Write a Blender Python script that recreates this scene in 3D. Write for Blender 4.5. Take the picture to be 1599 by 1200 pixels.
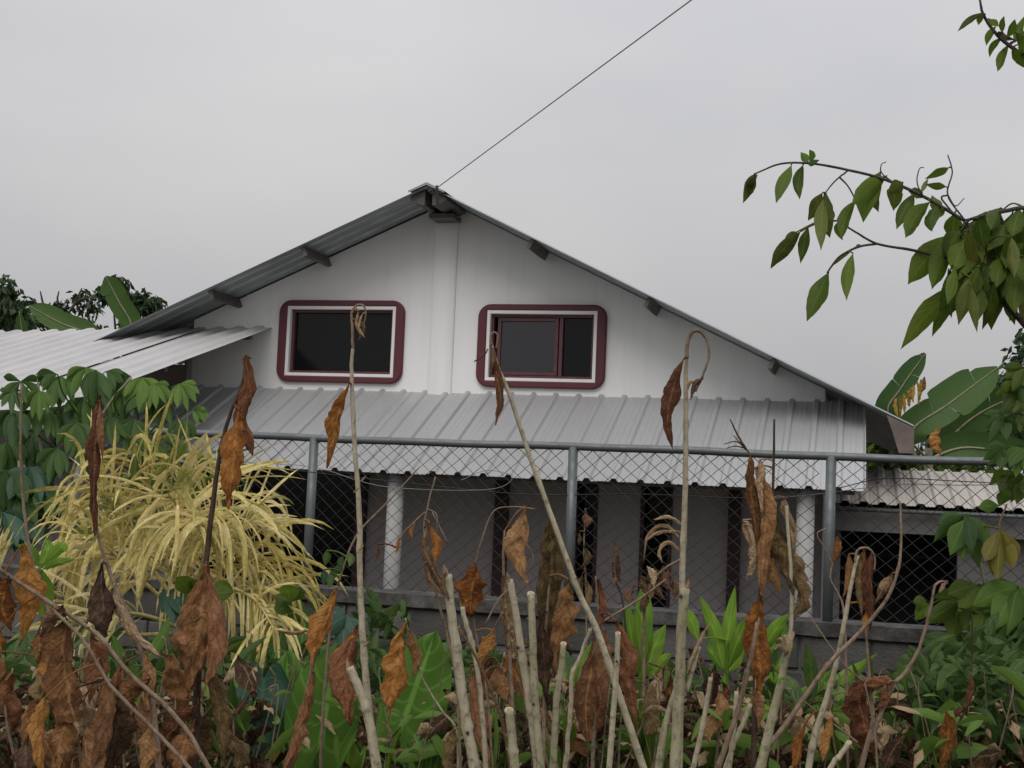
import bpy, bmesh, math, random
from mathutils import Vector, Matrix, noise
random.seed(7)
for o in list(bpy.data.objects): bpy.data.objects.remove(o)
scn = bpy.context.scene
COL = scn.collection
# ---------------------------------------------------------------- camera
CAM = Vector((0, 0, 1.6)); FPX = 2000.0
PITCH, ROLL, TH = math.radians(4.15), math.radians(2.4), math.radians(15)
ROT = Matrix.Rotation(math.pi/2 + PITCH, 3, 'X') @ Matrix.Rotation(ROLL, 3, 'Z')
cd = bpy.data.cameras.new('camera'); cam = bpy.data.objects.new('camera', cd); COL.objects.link(cam)
cam.matrix_world = Matrix.Translation(CAM) @ ROT.to_4x4()
cd.sensor_width = 36; cd.lens = FPX/1599*36; cd.clip_start = 0.05; cd.clip_end = 3000
scn.camera = cam
# ---------------------------------------------------------------- overcast sky and soft sun
SUN_EL, SUN_AZ = math.radians(52), math.radians(196)      # azimuth clockwise from +Y: behind the camera, a little left
w = bpy.data.worlds.new('World'); scn.world = w; w.use_nodes = True
nt = w.node_tree; nt.nodes.clear(); N = nt.nodes.new; LK = nt.links.new
out = N('ShaderNodeOutputWorld'); bg = N('ShaderNodeBackground'); bg.inputs['Strength'].default_value = 0.1
sky = N('ShaderNodeTexSky'); sky.sky_type = 'NISHITA'; sky.sun_disc = False
sky.sun_elevation = SUN_EL; sky.sun_rotation = SUN_AZ; sky.air_density = 1.5; sky.dust_density = 6
tc = N('ShaderNodeTexCoord'); mp = N('ShaderNodeMapping'); mp.inputs['Scale'].default_value = (1, 1, 2.6)
no = N('ShaderNodeTexNoise'); no.inputs['Scale'].default_value = 1.7; no.inputs['Detail'].default_value = 3.5; no.inputs['Roughness'].default_value = 0.5
LK(tc.outputs['Generated'], mp.inputs[0]); LK(mp.outputs[0], no.inputs['Vector'])
rp = N('ShaderNodeValToRGB'); rp.color_ramp.elements[0].position = 0.3; rp.color_ramp.elements[1].position = 0.75
rp.color_ramp.elements[0].color = (4.50, 4.54, 4.84, 1); rp.color_ramp.elements[1].color = (6.0, 5.88, 5.90, 1)
LK(no.outputs['Fac'], rp.inputs[0])
sx = N('ShaderNodeSeparateXYZ'); LK(tc.outputs['Generated'], sx.inputs[0])       # overcast sky: brighter towards the zenith
mr = N('ShaderNodeMapRange'); mr.inputs['From Min'].default_value = 0.0; mr.inputs['From Max'].default_value = 1.0
mr.inputs['To Min'].default_value = 0.745; mr.inputs['To Max'].default_value = 1.85; LK(sx.outputs['Z'], mr.inputs['Value'])
vm = N('ShaderNodeVectorMath'); vm.operation = 'SCALE'; LK(rp.outputs[0], vm.inputs[0]); LK(mr.outputs[0], vm.inputs['Scale'])
mx = N('ShaderNodeMixRGB'); mx.inputs[0].default_value = 0.92; LK(sky.outputs[0], mx.inputs[1]); LK(vm.outputs[0], mx.inputs[2])
LK(mx.outputs[0], bg.inputs['Color']); LK(bg.outputs[0], out.inputs[0])
sl = bpy.data.lights.new('sun', 'SUN'); sl.energy = 1.25; sl.angle = math.radians(40); sl.color = (1, 0.97, 0.93)
so = bpy.data.objects.new('sun', sl); COL.objects.link(so); so.location = (-5, -20, 30)
dirv = Vector((math.sin(SUN_AZ)*math.cos(SUN_EL), math.cos(SUN_AZ)*math.cos(SUN_EL), math.sin(SUN_EL)))
so.rotation_euler = dirv.to_track_quat('Z', 'Y').to_euler()
scn.view_settings.view_transform = 'Standard'; scn.view_settings.look = 'None'
scn.view_settings.exposure = 0.15; scn.view_settings.gamma = 1.0; scn.view_settings.use_curve_mapping = False
scn.render.engine = 'CYCLES'; scn.cycles.use_denoising = True; scn.cycles.max_bounces = 6; scn.cycles.transparent_max_bounces = 8

# ================================================================ helpers
def at(px, py, d):
    """world point at distance d (along +Y) seen at this spot of the photograph"""
    v = ROT @ Vector(((px-799.5)/FPX, -(py-600)/FPX, -1.0))
    return CAM + v*(d/v.y)
WO = {}
def empty(name, loc, rz=0.0):
    o = bpy.data.objects.new(name, None); COL.objects.link(o); o.location = loc; o.rotation_euler = (0, 0, rz)
    o.empty_display_size = 0.1; WO[o.name] = Vector(loc); return o
def tag(o, label=None, cat=None, group=None, kind=None):
    if label: o['label'] = label
    if cat: o['category'] = cat
    if group: o['group'] = group
    if kind: o['kind'] = kind
    return o
def mesh(name, vs, fs, mat, parent=None, smooth=False, local=False, uvs=None):
    """one mesh object; vertices are world coordinates unless local"""
    base = Vector((0, 0, 0))
    if parent is not None and not local: base = WO[parent.name]
    me = bpy.data.meshes.new(name)
    me.from_pydata([tuple(Vector(v)-base) for v in vs], [], fs)
    if uvs is not None:
        uvl = me.uv_layers.new(name='UVMap')
        for lp in me.loops: uvl.data[lp.index].uv = uvs[lp.vertex_index]
    if smooth: me.polygons.foreach_set('use_smooth', [True]*len(me.polygons))
    me.materials.append(mat); me.update()
    o = bpy.data.objects.new(name, me); COL.objects.link(o)
    if parent is not None: o.parent = parent
    WO[o.name] = base
    return o
class MB:
    def __init__(s): s.v = []; s.f = []; s.uv = []
    def add(s, vs, fs, uv=None):
        k = len(s.v); s.v += [tuple(v) for v in vs]; s.f += [tuple(i+k for i in f) for f in fs]
        s.uv += uv if uv else [(0, 0)]*len(vs)
    def box(s, a, b):
        (x0, y0, z0), (x1, y1, z1) = a, b
        s.add([(x0,y0,z0),(x1,y0,z0),(x1,y1,z0),(x0,y1,z0),(x0,y0,z1),(x1,y0,z1),(x1,y1,z1),(x0,y1,z1)],
              [(0,3,2,1),(4,5,6,7),(0,1,5,4),(1,2,6,5),(2,3,7,6),(3,0,4,7)])
    def tube(s, pts, rad, n=8, cap=True, wob=0.0):
        pts = [Vector(p) for p in pts]; m = len(pts)
        if not isinstance(rad, (list, tuple)): rad = [rad]*m
        vs, fs, uv = [], [], []
        ref = Vector((0.31, 0.9, 0.17)).normalized()
        L = 0
        for i, p in enumerate(pts):
            t = (pts[min(i+1, m-1)] - pts[max(i-1, 0)])
            if t.length < 1e-9: t = Vector((0,0,1))
            t.normalize()
            a = t.cross(ref)
            if a.length < 0.05: a = t.cross(Vector((1,0,0)))
            a.normalize(); b = t.cross(a)
            if i: L += (p-pts[i-1]).length
            for k in range(n):
                an = 2*math.pi*k/n
                r = rad[i]*(1 + wob*noise.noise(p*60 + Vector((math.cos(an), math.sin(an), 0))*1.5)) if wob else rad[i]
                vs.append(p + a*(math.cos(an)*r) + b*(math.sin(an)*r)); uv.append((L, k/n))
        for i in range(m-1):
            for k in range(n):
                k2 = (k+1) % n
                fs.append((i*n+k, i*n+k2, (i+1)*n+k2, (i+1)*n+k))
        if cap:
            fs.append(tuple(range(n))[::-1]); fs.append(tuple((m-1)*n+k for k in range(n)))
        s.add(vs, fs, uv)
    def build(s, name, mat, parent=None, smooth=False, local=False):
        return mesh(name, s.v, s.f, mat, parent, smooth, local, s.uv)
def spline(pts, n=6):
    """Catmull-Rom through points"""
    P = [Vector(p) for p in pts]
    if len(P) < 3:
        return [P[0].lerp(P[-1], i/(n*1.0)) for i in range(n+1)]
    Q = [P[0]*2-P[1]] + P + [P[-1]*2-P[-2]]; o = []
    for i in range(1, len(Q)-2):
        a, b, c, d = Q[i-1:i+3]
        for k in range(n):
            t = k/n
            o.append(0.5*((2*b)+(c-a)*t+(2*a-5*b+4*c-d)*t*t+(3*b-a-3*c+d)*t**3))
    o.append(P[-1]); return o
def lerpl(l, t):
    x = t*(len(l)-1); i = min(int(x), len(l)-2); return l[i] + (l[i+1]-l[i])*(x-i)

# ---------------------------------------------------------------- materials
class NT:
    def __init__(s, name):
        s.m = bpy.data.materials.new(name); s.m.use_nodes = True; s.t = s.m.node_tree; s.t.nodes.clear()
        s.out = s.n('ShaderNodeOutputMaterial'); s.p = s.n('ShaderNodeBsdfPrincipled'); s.l(s.p.outputs[0], s.out.inputs[0])
    def n(s, ty, **kw):
        x = s.t.nodes.new(ty)
        for k, v in kw.items(): setattr(x, k, v)
        return x
    def l(s, a, b): s.t.links.new(a, b)
    def tex(s, coord='Object', scale=(1,1,1)):
        c = s.n('ShaderNodeTexCoord'); m = s.n('ShaderNodeMapping'); m.inputs['Scale'].default_value = scale
        s.l(c.outputs[coord], m.inputs[0]); return m.outputs[0]
    def noise(s, vec, scale, detail=4, rough=0.55, dist=0.0):
        x = s.n('ShaderNodeTexNoise'); x.inputs['Scale'].default_value = scale; x.inputs['Detail'].default_value = detail
        x.inputs['Roughness'].default_value = rough; x.inputs['Distortion'].default_value = dist
        s.l(vec, x.inputs['Vector']); return x.outputs['Fac']
    def ramp(s, fac, stops):
        r = s.n('ShaderNodeValToRGB'); cr = r.color_ramp
        while len(cr.elements) < len(stops): cr.elements.new(0.5)
        for e, (p, c) in zip(cr.elements, stops):
            e.position = p; e.color = (*c, 1) if not isinstance(c, (int, float)) else (c, c, c, 1)
        s.l(fac, r.inputs[0]); return r.outputs[0]
    def mix(s, fac, a, b, mode='MIX'):
        x = s.n('ShaderNodeMixRGB', blend_type=mode)
        for i, v in ((0, fac), (1, a), (2, b)):
            if isinstance(v, (int, float)): x.inputs[i].default_value = v if i == 0 else (v, v, v, 1)
            elif isinstance(v, tuple): x.inputs[i].default_value = (*v, 1)
            else: s.l(v, x.inputs[i])
        return x.outputs[0]
    def math(s, op, a, b=None):
        x = s.n('ShaderNodeMath', operation=op)
        for i, v in ((0, a), (1, b)):
            if v is None: continue
            if isinstance(v, (int, float)): x.inputs[i].default_value = v
            else: s.l(v, x.inputs[i])
        return x.outputs[0]
    def set(s, **kw):
        for k, v in kw.items():
            i = s.p.inputs[k.replace('_', ' ')]
            if hasattr(v, 'links') or hasattr(v, 'is_linked'): s.l(v, i)
            elif isinstance(v, tuple): i.default_value = (*v, 1)
            else: i.default_value = v
        return s
    def bump(s, h, strength=0.3, dist=0.01):
        b = s.n('ShaderNodeBump'); b.inputs['Strength'].default_value = strength; b.inputs['Distance'].default_value = dist
        s.l(h, b.inputs['Height']); s.l(b.outputs[0], s.p.inputs['Normal']); return s
    def rnd(s): return s.n('ShaderNodeObjectInfo').outputs['Random']

def m_paint(name, col, dirt=(0.25, 0.24, 0.22), amt=0.25, rough=0.75):
    a = NT(name); v = a.tex(); n1 = a.noise(v, 0.9, 6, 0.6); n2 = a.noise(a.tex(scale=(7, 7, 0.5)), 1.0, 5, 0.6); n3 = a.noise(v, 60, 3)
    f = a.math('MULTIPLY', a.ramp(n2, [(0.45, 0.0), (0.85, 1.0)]), amt)
    f2 = a.math('MULTIPLY', a.ramp(n1, [(0.4, 0.0), (0.8, 1.0)]), amt*0.6)
    c = a.mix(f, col, dirt); c = a.mix(f2, c, dirt)
    a.set(Base_Color=c, Roughness=rough).bump(n3, 0.12, 0.004); return a.m
def m_metal(name, col, col2, metallic=0.4, rough=0.42, stain=0.35, streak=(3, 0.4, 3)):
    a = NT(name); v = a.tex(); n1 = a.noise(a.tex(scale=streak), 2.0, 6, 0.6); n2 = a.noise(v, 0.7, 4); n3 = a.noise(v, 35, 3)
    c = a.mix(a.math('MULTIPLY', a.ramp(n1, [(0.4, 0.0), (0.8, 1.0)]), stain), col, col2)
    c = a.mix(a.math('MULTIPLY', a.ramp(n2, [(0.35, 0.0), (0.75, 1.0)]), stain*0.8), c, col2)
    r = a.ramp(n1, [(0.2, rough-0.08), (0.8, rough+0.18)])
    a.set(Base_Color=c, Metallic=metallic, Roughness=r).bump(n3, 0.06, 0.003); return a.m
def m_flat(name, col, rough=0.6, metallic=0.0, var=0.2, scale=12):
    a = NT(name); n = a.noise(a.tex(), scale, 5)
    c = a.mix(a.ramp(n, [(0.3, 0.0), (0.75, 1.0)]), tuple(x*(1-var) for x in col), tuple(min(1, x*(1+var)) for x in col))
    a.set(Base_Color=c, Roughness=rough, Metallic=metallic).bump(n, 0.1, 0.004); return a.m
def leafy(a, col, rough=0.5, trans=0.25, tcol=None):
    """principled + translucent so that light shines through thin blades"""
    a.set(Base_Color=col, Roughness=rough, Specular_IOR_Level=0.22)
    t = a.n('ShaderNodeBsdfTranslucent'); a.l(col if not tcol else tcol, t.inputs['Color'])
    ms = a.n('ShaderNodeMixShader'); ms.inputs[0].default_value = trans
    a.l(a.p.outputs[0], ms.inputs[1]); a.l(t.outputs[0], ms.inputs[2]); a.l(ms.outputs[0], a.out.inputs[0]); return a.m
def veins(a, k=9.0, slant=2.2):
    uv = a.n('ShaderNodeUVMap'); sp = a.n('ShaderNodeSeparateXYZ'); a.l(uv.outputs[0], sp.inputs[0])
    av = a.math('ABSOLUTE', a.math('SUBTRACT', sp.outputs[1], 0.5))
    mid = a.ramp(av, [(0.0, 1.0), (0.028, 0.75), (0.05, 0.0)])
    ph = a.math('MULTIPLY', a.math('SUBTRACT', sp.outputs[0], a.math('MULTIPLY', av, slant/5)), k)
    fr = a.math('ABSOLUTE', a.math('SUBTRACT', a.math('FRACT', ph), 0.5))
    side = a.ramp(fr, [(0.0, 1.0), (0.06, 0.5), (0.14, 0.0)])
    return mid, side, sp.outputs[0], av
def m_green(name, dark, light, yellow=None, rough=0.45, trans=0.25, vein=0.35, k=9.0, yamt=0.5):
    a = NT(name); r = a.rnd(); v = a.tex(); n1 = a.noise(v, 9, 5)
    mid, side, u, av = veins(a, k)
    f = a.math('ADD', a.math('MULTIPLY', r, 0.65), a.math('MULTIPLY', n1, 0.5))
    c = a.mix(a.ramp(f, [(0.15, 0.0), (0.85, 1.0)]), dark, light)
    if yellow:
        y = a.math('MULTIPLY', a.ramp(a.noise(v, 14, 5, 0.7), [(0.5, 0.0), (0.72, 1.0)]), yamt)
        c = a.mix(y, c, yellow)
    lt = tuple(min(1, x*1.9+0.03) for x in light)
    c = a.mix(a.math('MULTIPLY', side, vein*0.6), c, lt); c = a.mix(a.math('MULTIPLY', mid, vein*1.3), c, lt)
    a.bump(a.math('ADD', a.math('MULTIPLY', side, -0.5), a.math('MULTIPLY', n1, 0.4)), 0.35, 0.006)
    return leafy(a, c, rough, trans)
def m_dry(name, dark, mid_, light, trans=0.12, rough=0.8, k=9, tint=None):
    a = NT(name); r = a.rnd(); v = a.tex(); n1 = a.noise(v, 13, 8, 0.7, 0.8); n2 = a.noise(v, 60, 5, 0.65, 0.4); n3 = a.noise(v, 26, 6, 0.7, 1.5)
    mi, side, u, av = veins(a, k)
    f = a.math('ADD', a.math('ADD', a.math('MULTIPLY', n1, 0.75), a.math('MULTIPLY', n3, 0.3)), a.math('MULTIPLY', a.math('SUBTRACT', r, 0.5), 0.45))
    c = a.ramp(f, [(0.30, dark), (0.50, mid_), (0.78, light)])
    c = a.mix(a.math('MULTIPLY', a.ramp(n2, [(0.50, 0.0), (0.70, 1.0)]), 0.35), c, tuple(x*0.6 for x in dark))
    c = a.mix(a.math('MULTIPLY', a.ramp(n3, [(0.56, 0.0), (0.70, 1.0)]), 0.45), c, tuple(min(1, x*1.15+0.02) for x in light))
    sf = a.math('MULTIPLY', side, a.math('MULTIPLY', n1, 0.32))
    c = a.mix(sf, c, tuple(x*0.5 for x in dark)); c = a.mix(a.math('MULTIPLY', mi, 0.35), c, tuple(min(1, x*1.2) for x in light))
    if tint: c = a.mix(a.math('MULTIPLY', a.ramp(a.noise(v, 4.5, 5, 0.6), [(0.54, 0.0), (0.66, 1.0)]), 0.8), c, tint)
    h = a.math('ADD', a.math('MULTIPLY', n3, 1.3), a.math('ADD', a.math('MULTIPLY', n2, 0.45), a.math('MULTIPLY', side, -0.25)))
    a.bump(h, 0.9, 0.016)
    return leafy(a, c, rough, trans)
def m_stalk(name, c1, c2, c3, rough=0.85):
    a = NT(name); v = a.tex(scale=(14, 14, 1.6)); n1 = a.noise(v, 4, 7, 0.7); n2 = a.noise(a.tex(), 55, 5, 0.7); n3 = a.noise(a.tex(scale=(1, 1, 1.8)), 7, 5, 0.65)
    c = a.ramp(a.math('ADD', a.math('MULTIPLY', n1, 0.5), a.math('MULTIPLY', n3, 0.5)), [(0.36, c1), (0.5, c2), (0.64, c3)])
    c = a.mix(a.math('MULTIPLY', a.ramp(n2, [(0.52, 0.0), (0.66, 1.0)]), 0.6), c, tuple(x*0.32 for x in c1))
    c = a.mix(a.math('MULTIPLY', a.ramp(n3, [(0.55, 0.0), (0.75, 1.0)]), 0.4), c, tuple(x*0.5 for x in c1))
    a.set(Base_Color=c, Roughness=rough, Specular_IOR_Level=0.2).bump(a.math('ADD', n1, a.math('MULTIPLY', n2, 0.6)), 0.6, 0.006); return a.m

MT = {}
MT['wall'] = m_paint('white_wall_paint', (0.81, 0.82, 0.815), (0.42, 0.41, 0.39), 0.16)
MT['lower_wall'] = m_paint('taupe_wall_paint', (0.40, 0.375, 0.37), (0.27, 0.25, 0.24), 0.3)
MT['side_wall'] = m_paint('grey_render', (0.30, 0.30, 0.295), (0.15, 0.15, 0.145), 0.4)
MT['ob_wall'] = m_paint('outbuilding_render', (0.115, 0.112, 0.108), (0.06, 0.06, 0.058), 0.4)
MT['pillar'] = m_paint('pillar_paint', (0.36, 0.36, 0.35), (0.2, 0.19, 0.17), 0.3)
MT['maroon'] = m_paint('maroon_paint', (0.105, 0.019, 0.026), (0.03, 0.012, 0.014), 0.35, 0.55)
MT['maroon_dark'] = m_paint('dark_maroon_paint', (0.046, 0.016, 0.019), (0.012, 0.008, 0.008), 0.35, 0.6)
MT['trim'] = m_paint('white_trim', (0.78, 0.77, 0.77), (0.4, 0.38, 0.36), 0.2)
MT['frame'] = m_flat('window_frame_paint', (0.10, 0.035, 0.04), 0.45, 0, 0.25, 20)
MT['roof'] = m_metal('galvanised_sheet', (0.43, 0.435, 0.44), (0.33, 0.33, 0.33), 0.35, 0.42, 0.22)
MT['roof_main'] = m_metal('weathered_sheet', (0.34, 0.37, 0.38), (0.15, 0.16, 0.165), 0.45, 0.4, 0.55, (0.5, 3, 3))
MT['roof_white'] = m_metal('pale_sheet', (0.47, 0.465, 0.46), (0.33, 0.325, 0.32), 0.15, 0.5, 0.45)
MT['roof_cream'] = m_metal('cream_sheet', (0.42, 0.395, 0.35), (0.22, 0.20, 0.18), 0.1, 0.55, 0.6)
MT['purlin'] = m_flat('painted_steel_purlin', (0.12, 0.105, 0.10), 0.6, 0.2, 0.3, 8)
MT['rust'] = m_flat('rusty_flashing', (0.15, 0.115, 0.105), 0.7, 0.1, 0.45, 5)
MT['galv'] = m_metal('galvanised_pipe', (0.15, 0.165, 0.168), (0.075, 0.083, 0.08), 0.4, 0.48, 0.5, (9, 9, 9))
MT['wire'] = m_flat('chain_link_wire', (0.022, 0.022, 0.021), 0.75, 0.0, 0.3, 20)
MT['wire_light'] = m_flat('cable_grey', (0.20, 0.20, 0.20), 0.6, 0.0, 0.2, 20)
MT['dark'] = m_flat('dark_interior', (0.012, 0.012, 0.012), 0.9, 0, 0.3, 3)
def m_glass(name, col, rough, spec):
    a = NT(name); n = a.noise(a.tex(), 3, 3); a.set(Base_Color=col, Roughness=rough, Specular_IOR_Level=spec).bump(n, 0.03, 0.01); return a.m
MT['glass'] = m_glass('dark_glass', (0.006, 0.007, 0.008), 0.12, 0.25)
MT['glass_sash'] = m_glass('reflective_glass', (0.012, 0.014, 0.019), 0.06, 0.7)
a = NT('concrete_block'); v = a.tex(); n1 = a.noise(v, 5, 7, 0.7); n2 = a.noise(v, 70, 4, 0.7); n3 = a.noise(v, 1.3, 4)
c = a.ramp(a.math('ADD', a.math('MULTIPLY', n1, 0.7), a.math('MULTIPLY', a.rnd(), 0.3)), [(0.3, (0.045, 0.043, 0.04)), (0.55, (0.10, 0.097, 0.092)), (0.8, (0.17, 0.165, 0.155))])
c = a.mix(a.math('MULTIPLY', a.ramp(n3, [(0.5, 0.0), (0.75, 1.0)]), 0.6), c, (0.035, 0.042, 0.028))
a.set(Base_Color=c, Roughness=0.95).bump(a.math('ADD', n1, n2), 0.8, 0.012); MT['block'] = a.m
a = NT('wall_cap_concrete'); v = a.tex(); n1 = a.noise(v, 8, 7, 0.7); n2 = a.noise(v, 60, 4, 0.7)
a.set(Base_Color=a.ramp(n1, [(0.32, (0.022, 0.021, 0.019)), (0.5, (0.06, 0.057, 0.052)), (0.72, (0.13, 0.125, 0.115))]), Roughness=0.95).bump(a.math('ADD', n1, n2), 0.7, 0.012); MT['cap'] = a.m
a = NT('soil'); v = a.tex(); n1 = a.noise(v, 2.2, 8, 0.7); n2 = a.noise(v, 25, 5, 0.7)
c = a.ramp(n1, [(0.3, (0.03, 0.024, 0.017)), (0.5, (0.07, 0.055, 0.035)), (0.7, (0.045, 0.06, 0.02))])
a.set(Base_Color=c, Roughness=0.95).bump(a.math('ADD', n1, n2), 0.8, 0.05); MT['soil'] = a.m

MT['dry'] = m_dry('dry_leaf_brown', (0.135, 0.062, 0.025), (0.32, 0.155, 0.060), (0.46, 0.265, 0.12), 0.22)
MT['dry_orange'] = m_dry('dry_leaf_orange', (0.20, 0.070, 0.018), (0.44, 0.18, 0.042), (0.58, 0.31, 0.10), 0.28)
MT['dry_red'] = m_dry('dry_leaf_reddish', (0.105, 0.04, 0.02), (0.26, 0.108, 0.05), (0.39, 0.20, 0.10), 0.2)
MT['dry_dark'] = m_dry('dry_leaf_dark', (0.05, 0.028, 0.018), (0.14, 0.078, 0.044), (0.24, 0.145, 0.085))
MT['dry_pale'] = m_dry('dry_leaf_pale', (0.17, 0.10, 0.05), (0.38, 0.25, 0.135), (0.56, 0.42, 0.26))
MT['dry_olive'] = m_dry('dry_leaf_olive', (0.07, 0.046, 0.021), (0.18, 0.118, 0.05), (0.29, 0.20, 0.09))
MT['stalk'] = m_stalk('cut_stalk_pale', (0.23, 0.195, 0.135), (0.37, 0.325, 0.225), (0.48, 0.43, 0.32))
MT['stalk_green'] = m_stalk('cut_stalk_greenish', (0.185, 0.165, 0.105), (0.30, 0.275, 0.175), (0.39, 0.36, 0.25))
MT['stalk_brown'] = m_stalk('dry_stem_brown', (0.11, 0.075, 0.05), (0.21, 0.15, 0.105), (0.31, 0.235, 0.17))
MT['stalk_dark'] = m_stalk('dry_stem_dark', (0.03, 0.02, 0.015), (0.06, 0.038, 0.028), (0.10, 0.068, 0.05))
MT['pith'] = m_flat('cut_end_pith', (0.42, 0.33, 0.21), 0.8, 0, 0.3, 40)
MT['palm_dry'] = m_dry('palm_leaflet_straw', (0.50, 0.40, 0.10), (0.85, 0.70, 0.27), (0.90, 0.80, 0.45), 0.25, 0.6, 1, (0.26, 0.30, 0.05))
MT['palm_green'] = m_green('palm_leaflet_green', (0.06, 0.10, 0.02), (0.13, 0.18, 0.035), (0.4, 0.34, 0.09), 0.5, 0.2, 0.2, 1, 0.8)
MT['leaf'] = m_green('broad_leaf', (0.035, 0.072, 0.010), (0.125, 0.19, 0.024), (0.20, 0.19, 0.03), 0.5, 0.5, 0.18, 9.0, 0.4)
MT['leaf_yell'] = m_green('broad_leaf_yellowing', (0.065, 0.095, 0.02), (0.13, 0.16, 0.03), (0.28, 0.19, 0.05), 0.45, 0.35, 0.25)
MT['leaf_yellow'] = m_green('broad_leaf_yellow', (0.16, 0.14, 0.02), (0.26, 0.22, 0.04), (0.10, 0.12, 0.02), 0.45, 0.3, 0.2)
MT['cassava'] = m_green('palmate_leaf', (0.022, 0.056, 0.015), (0.062, 0.122, 0.024), None, 0.5, 0.28, 0.15)
MT['cassava_light'] = m_green('palmate_leaf_light', (0.055, 0.12, 0.02), (0.12, 0.21, 0.035), None, 0.5, 0.35, 0.18)
MT['taro'] = m_green('taro_leaf', (0.050, 0.125, 0.020), (0.095, 0.20, 0.032), (0.16, 0.24, 0.035), 0.45, 0.35, 0.7, 6, 0.3)
MT['taro_dark'] = m_green('taro_leaf_dark', (0.022, 0.058, 0.036), (0.034, 0.080, 0.048), None, 0.4, 0.15, 0.3, 9)
MT['ginger'] = m_green('ginger_leaf', (0.085, 0.18, 0.020), (0.17, 0.30, 0.035), (0.30, 0.33, 0.06), 0.5, 0.4, 0.35, 1, 0.4)
MT['banana'] = m_green('banana_leaf', (0.035, 0.080, 0.022), (0.070, 0.130, 0.034), None, 0.5, 0.25, 0.25, 26)
MT['banana_dead'] = m_dry('banana_leaf_dead', (0.16, 0.075, 0.02), (0.36, 0.22, 0.04), (0.48, 0.33, 0.06), 0.2)
MT['bark'] = m_stalk('bark', (0.035, 0.03, 0.025), (0.065, 0.055, 0.045), (0.10, 0.09, 0.075))
MT['crown'] = m_green('tree_crown', (0.018, 0.038, 0.016), (0.045, 0.075, 0.028), None, 0.5, 0.2, 0.1)
MT['weed'] = m_green('weed_leaf', (0.036, 0.078, 0.020), (0.105, 0.175, 0.040), (0.18, 0.19, 0.05), 0.55, 0.3, 0.2, 5, 0.4)
MT['under_dry'] = m_dry('dry_undergrowth', (0.05, 0.028, 0.015), (0.18, 0.098, 0.045), (0.38, 0.25, 0.13))

# ================================================================ structure : ground
FU = Vector((math.cos(TH), -math.sin(TH), 0)); FN = Vector((-math.sin(TH), -math.cos(TH), 0))   # along the fence, towards the camera
FO = Vector((0, 8, 0))                                                                          # fence origin
HO = Vector((0, 16.5, 0))                                                                       # house gable wall origin
rows = [(-1200, -0.9), (-300, -0.75), (-80, -0.72), (-30, -0.7), (-12, -0.7), (-5, -0.68), (-1.5, -0.66), (-0.12, -0.65), (-0.10, 0.0),
        (0.12, 0.02), (0.6, 0.0), (1.4, 0.03), (2.5, -0.02), (4, 0.0), (7, 0.02), (9, 0), (14, 0), (40, 0.0), (300, 0.0)]
cols = [-900, -200, -60, -25, -14] + [-10+i*0.8 for i in range(26)] + [14, 25, 60, 200, 900]
gv = [FO + FU*s + FN*o + Vector((0, 0, z + (0.05*noise.noise(Vector((s*0.7, o*0.7, 3))) if abs(o) > 0.3 and abs(o) < 30 else 0))) for o, z in rows for s in cols]
nc = len(cols)
gf = [(i*nc+j, (i+1)*nc+j, (i+1)*nc+j+1, i*nc+j+1) for i in range(len(rows)-1) for j in range(nc-1)]
tag(mesh('ground', gv, gf, MT['soil']), kind='structure')

# ================================================================ structure : house
house = tag(empty('house', HO, -TH), 'white gabled house with two maroon framed windows and grey metal porch roof', 'house')
AP, AZ, SL, SR = -0.97, 5.2, 0.44, 0.483          # ridge position, height, slopes
def rz(s): return AZ - (AP-s)*SL if s < AP else AZ - (s-AP)*SR
WL, WR, FLOOR, DEP = -4.6, 3.93, -0.7, 8.0
T = 0.012
WIN = [(-3.30, -1.50, 2.76, 3.87), (-0.48, 1.22, 2.75, 3.83)]
CUT = [(a+0.15, b-0.15, c+0.11, d-0.11) for a, b, c, d in WIN]
DOORZ = 1.66
LOW = [(-4.3, -2.05, FLOOR, DOORZ), (0.90, 1.17, FLOOR+0.02, DOORZ), (1.75, 2.11, FLOOR+0.02, DOORZ)]
mb = MB()
xs = sorted(set([WL, AP, WR] + [q for c in CUT for q in c[:2]]))
PT = 2.0                                           # the upper wall begins under the porch roof
for x0, x1 in zip(xs, xs[1:]):
    xm = (x0+x1)/2; segs = [(PT, None)]
    for c in CUT:
        if c[0] < xm < c[1]: segs = [(PT, c[2]), (c[3], None)]
    for z0, z1 in segs:
        mb.add([(x0,0,z0),(x1,0,z0),(x1,0,z1 or rz(x1)-T),(x0,0,z1 or rz(x0)-T)], [(0,1,2,3)])
for a_, b_, c_, d_ in CUT:                         # reveals
    mb.add([(a_,0,c_),(b_,0,c_),(b_,0,d_),(a_,0,d_),(a_,.18,c_),(b_,.18,c_),(b_,.18,d_),(a_,.18,d_)], [(0,4,5,1),(1,5,6,2),(2,6,7,3),(3,7,4,0)])
for x in (WL, WR):                                 # side walls
    mb.add([(x,0,PT),(x,DEP,PT),(x,DEP,rz(x)-T),(x,0,rz(x)-T)], [(0,1,2,3)])
mb.add([(WL,DEP,FLOOR),(WR,DEP,FLOOR),(WR,DEP,rz(WR)-T),(AP,DEP,AZ-T),(WL,DEP,rz(WL)-T)], [(0,1,2,3,4)])
mb.build('gable_wall', MT['wall'], house, local=True)
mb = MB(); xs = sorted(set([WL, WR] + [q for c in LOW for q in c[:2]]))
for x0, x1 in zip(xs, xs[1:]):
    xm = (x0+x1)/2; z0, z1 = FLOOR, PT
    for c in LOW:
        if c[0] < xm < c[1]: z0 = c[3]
    mb.add([(x0,0,z0),(x1,0,z0),(x1,0,z1),(x0,0,z1)], [(0,1,2,3)])
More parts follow.
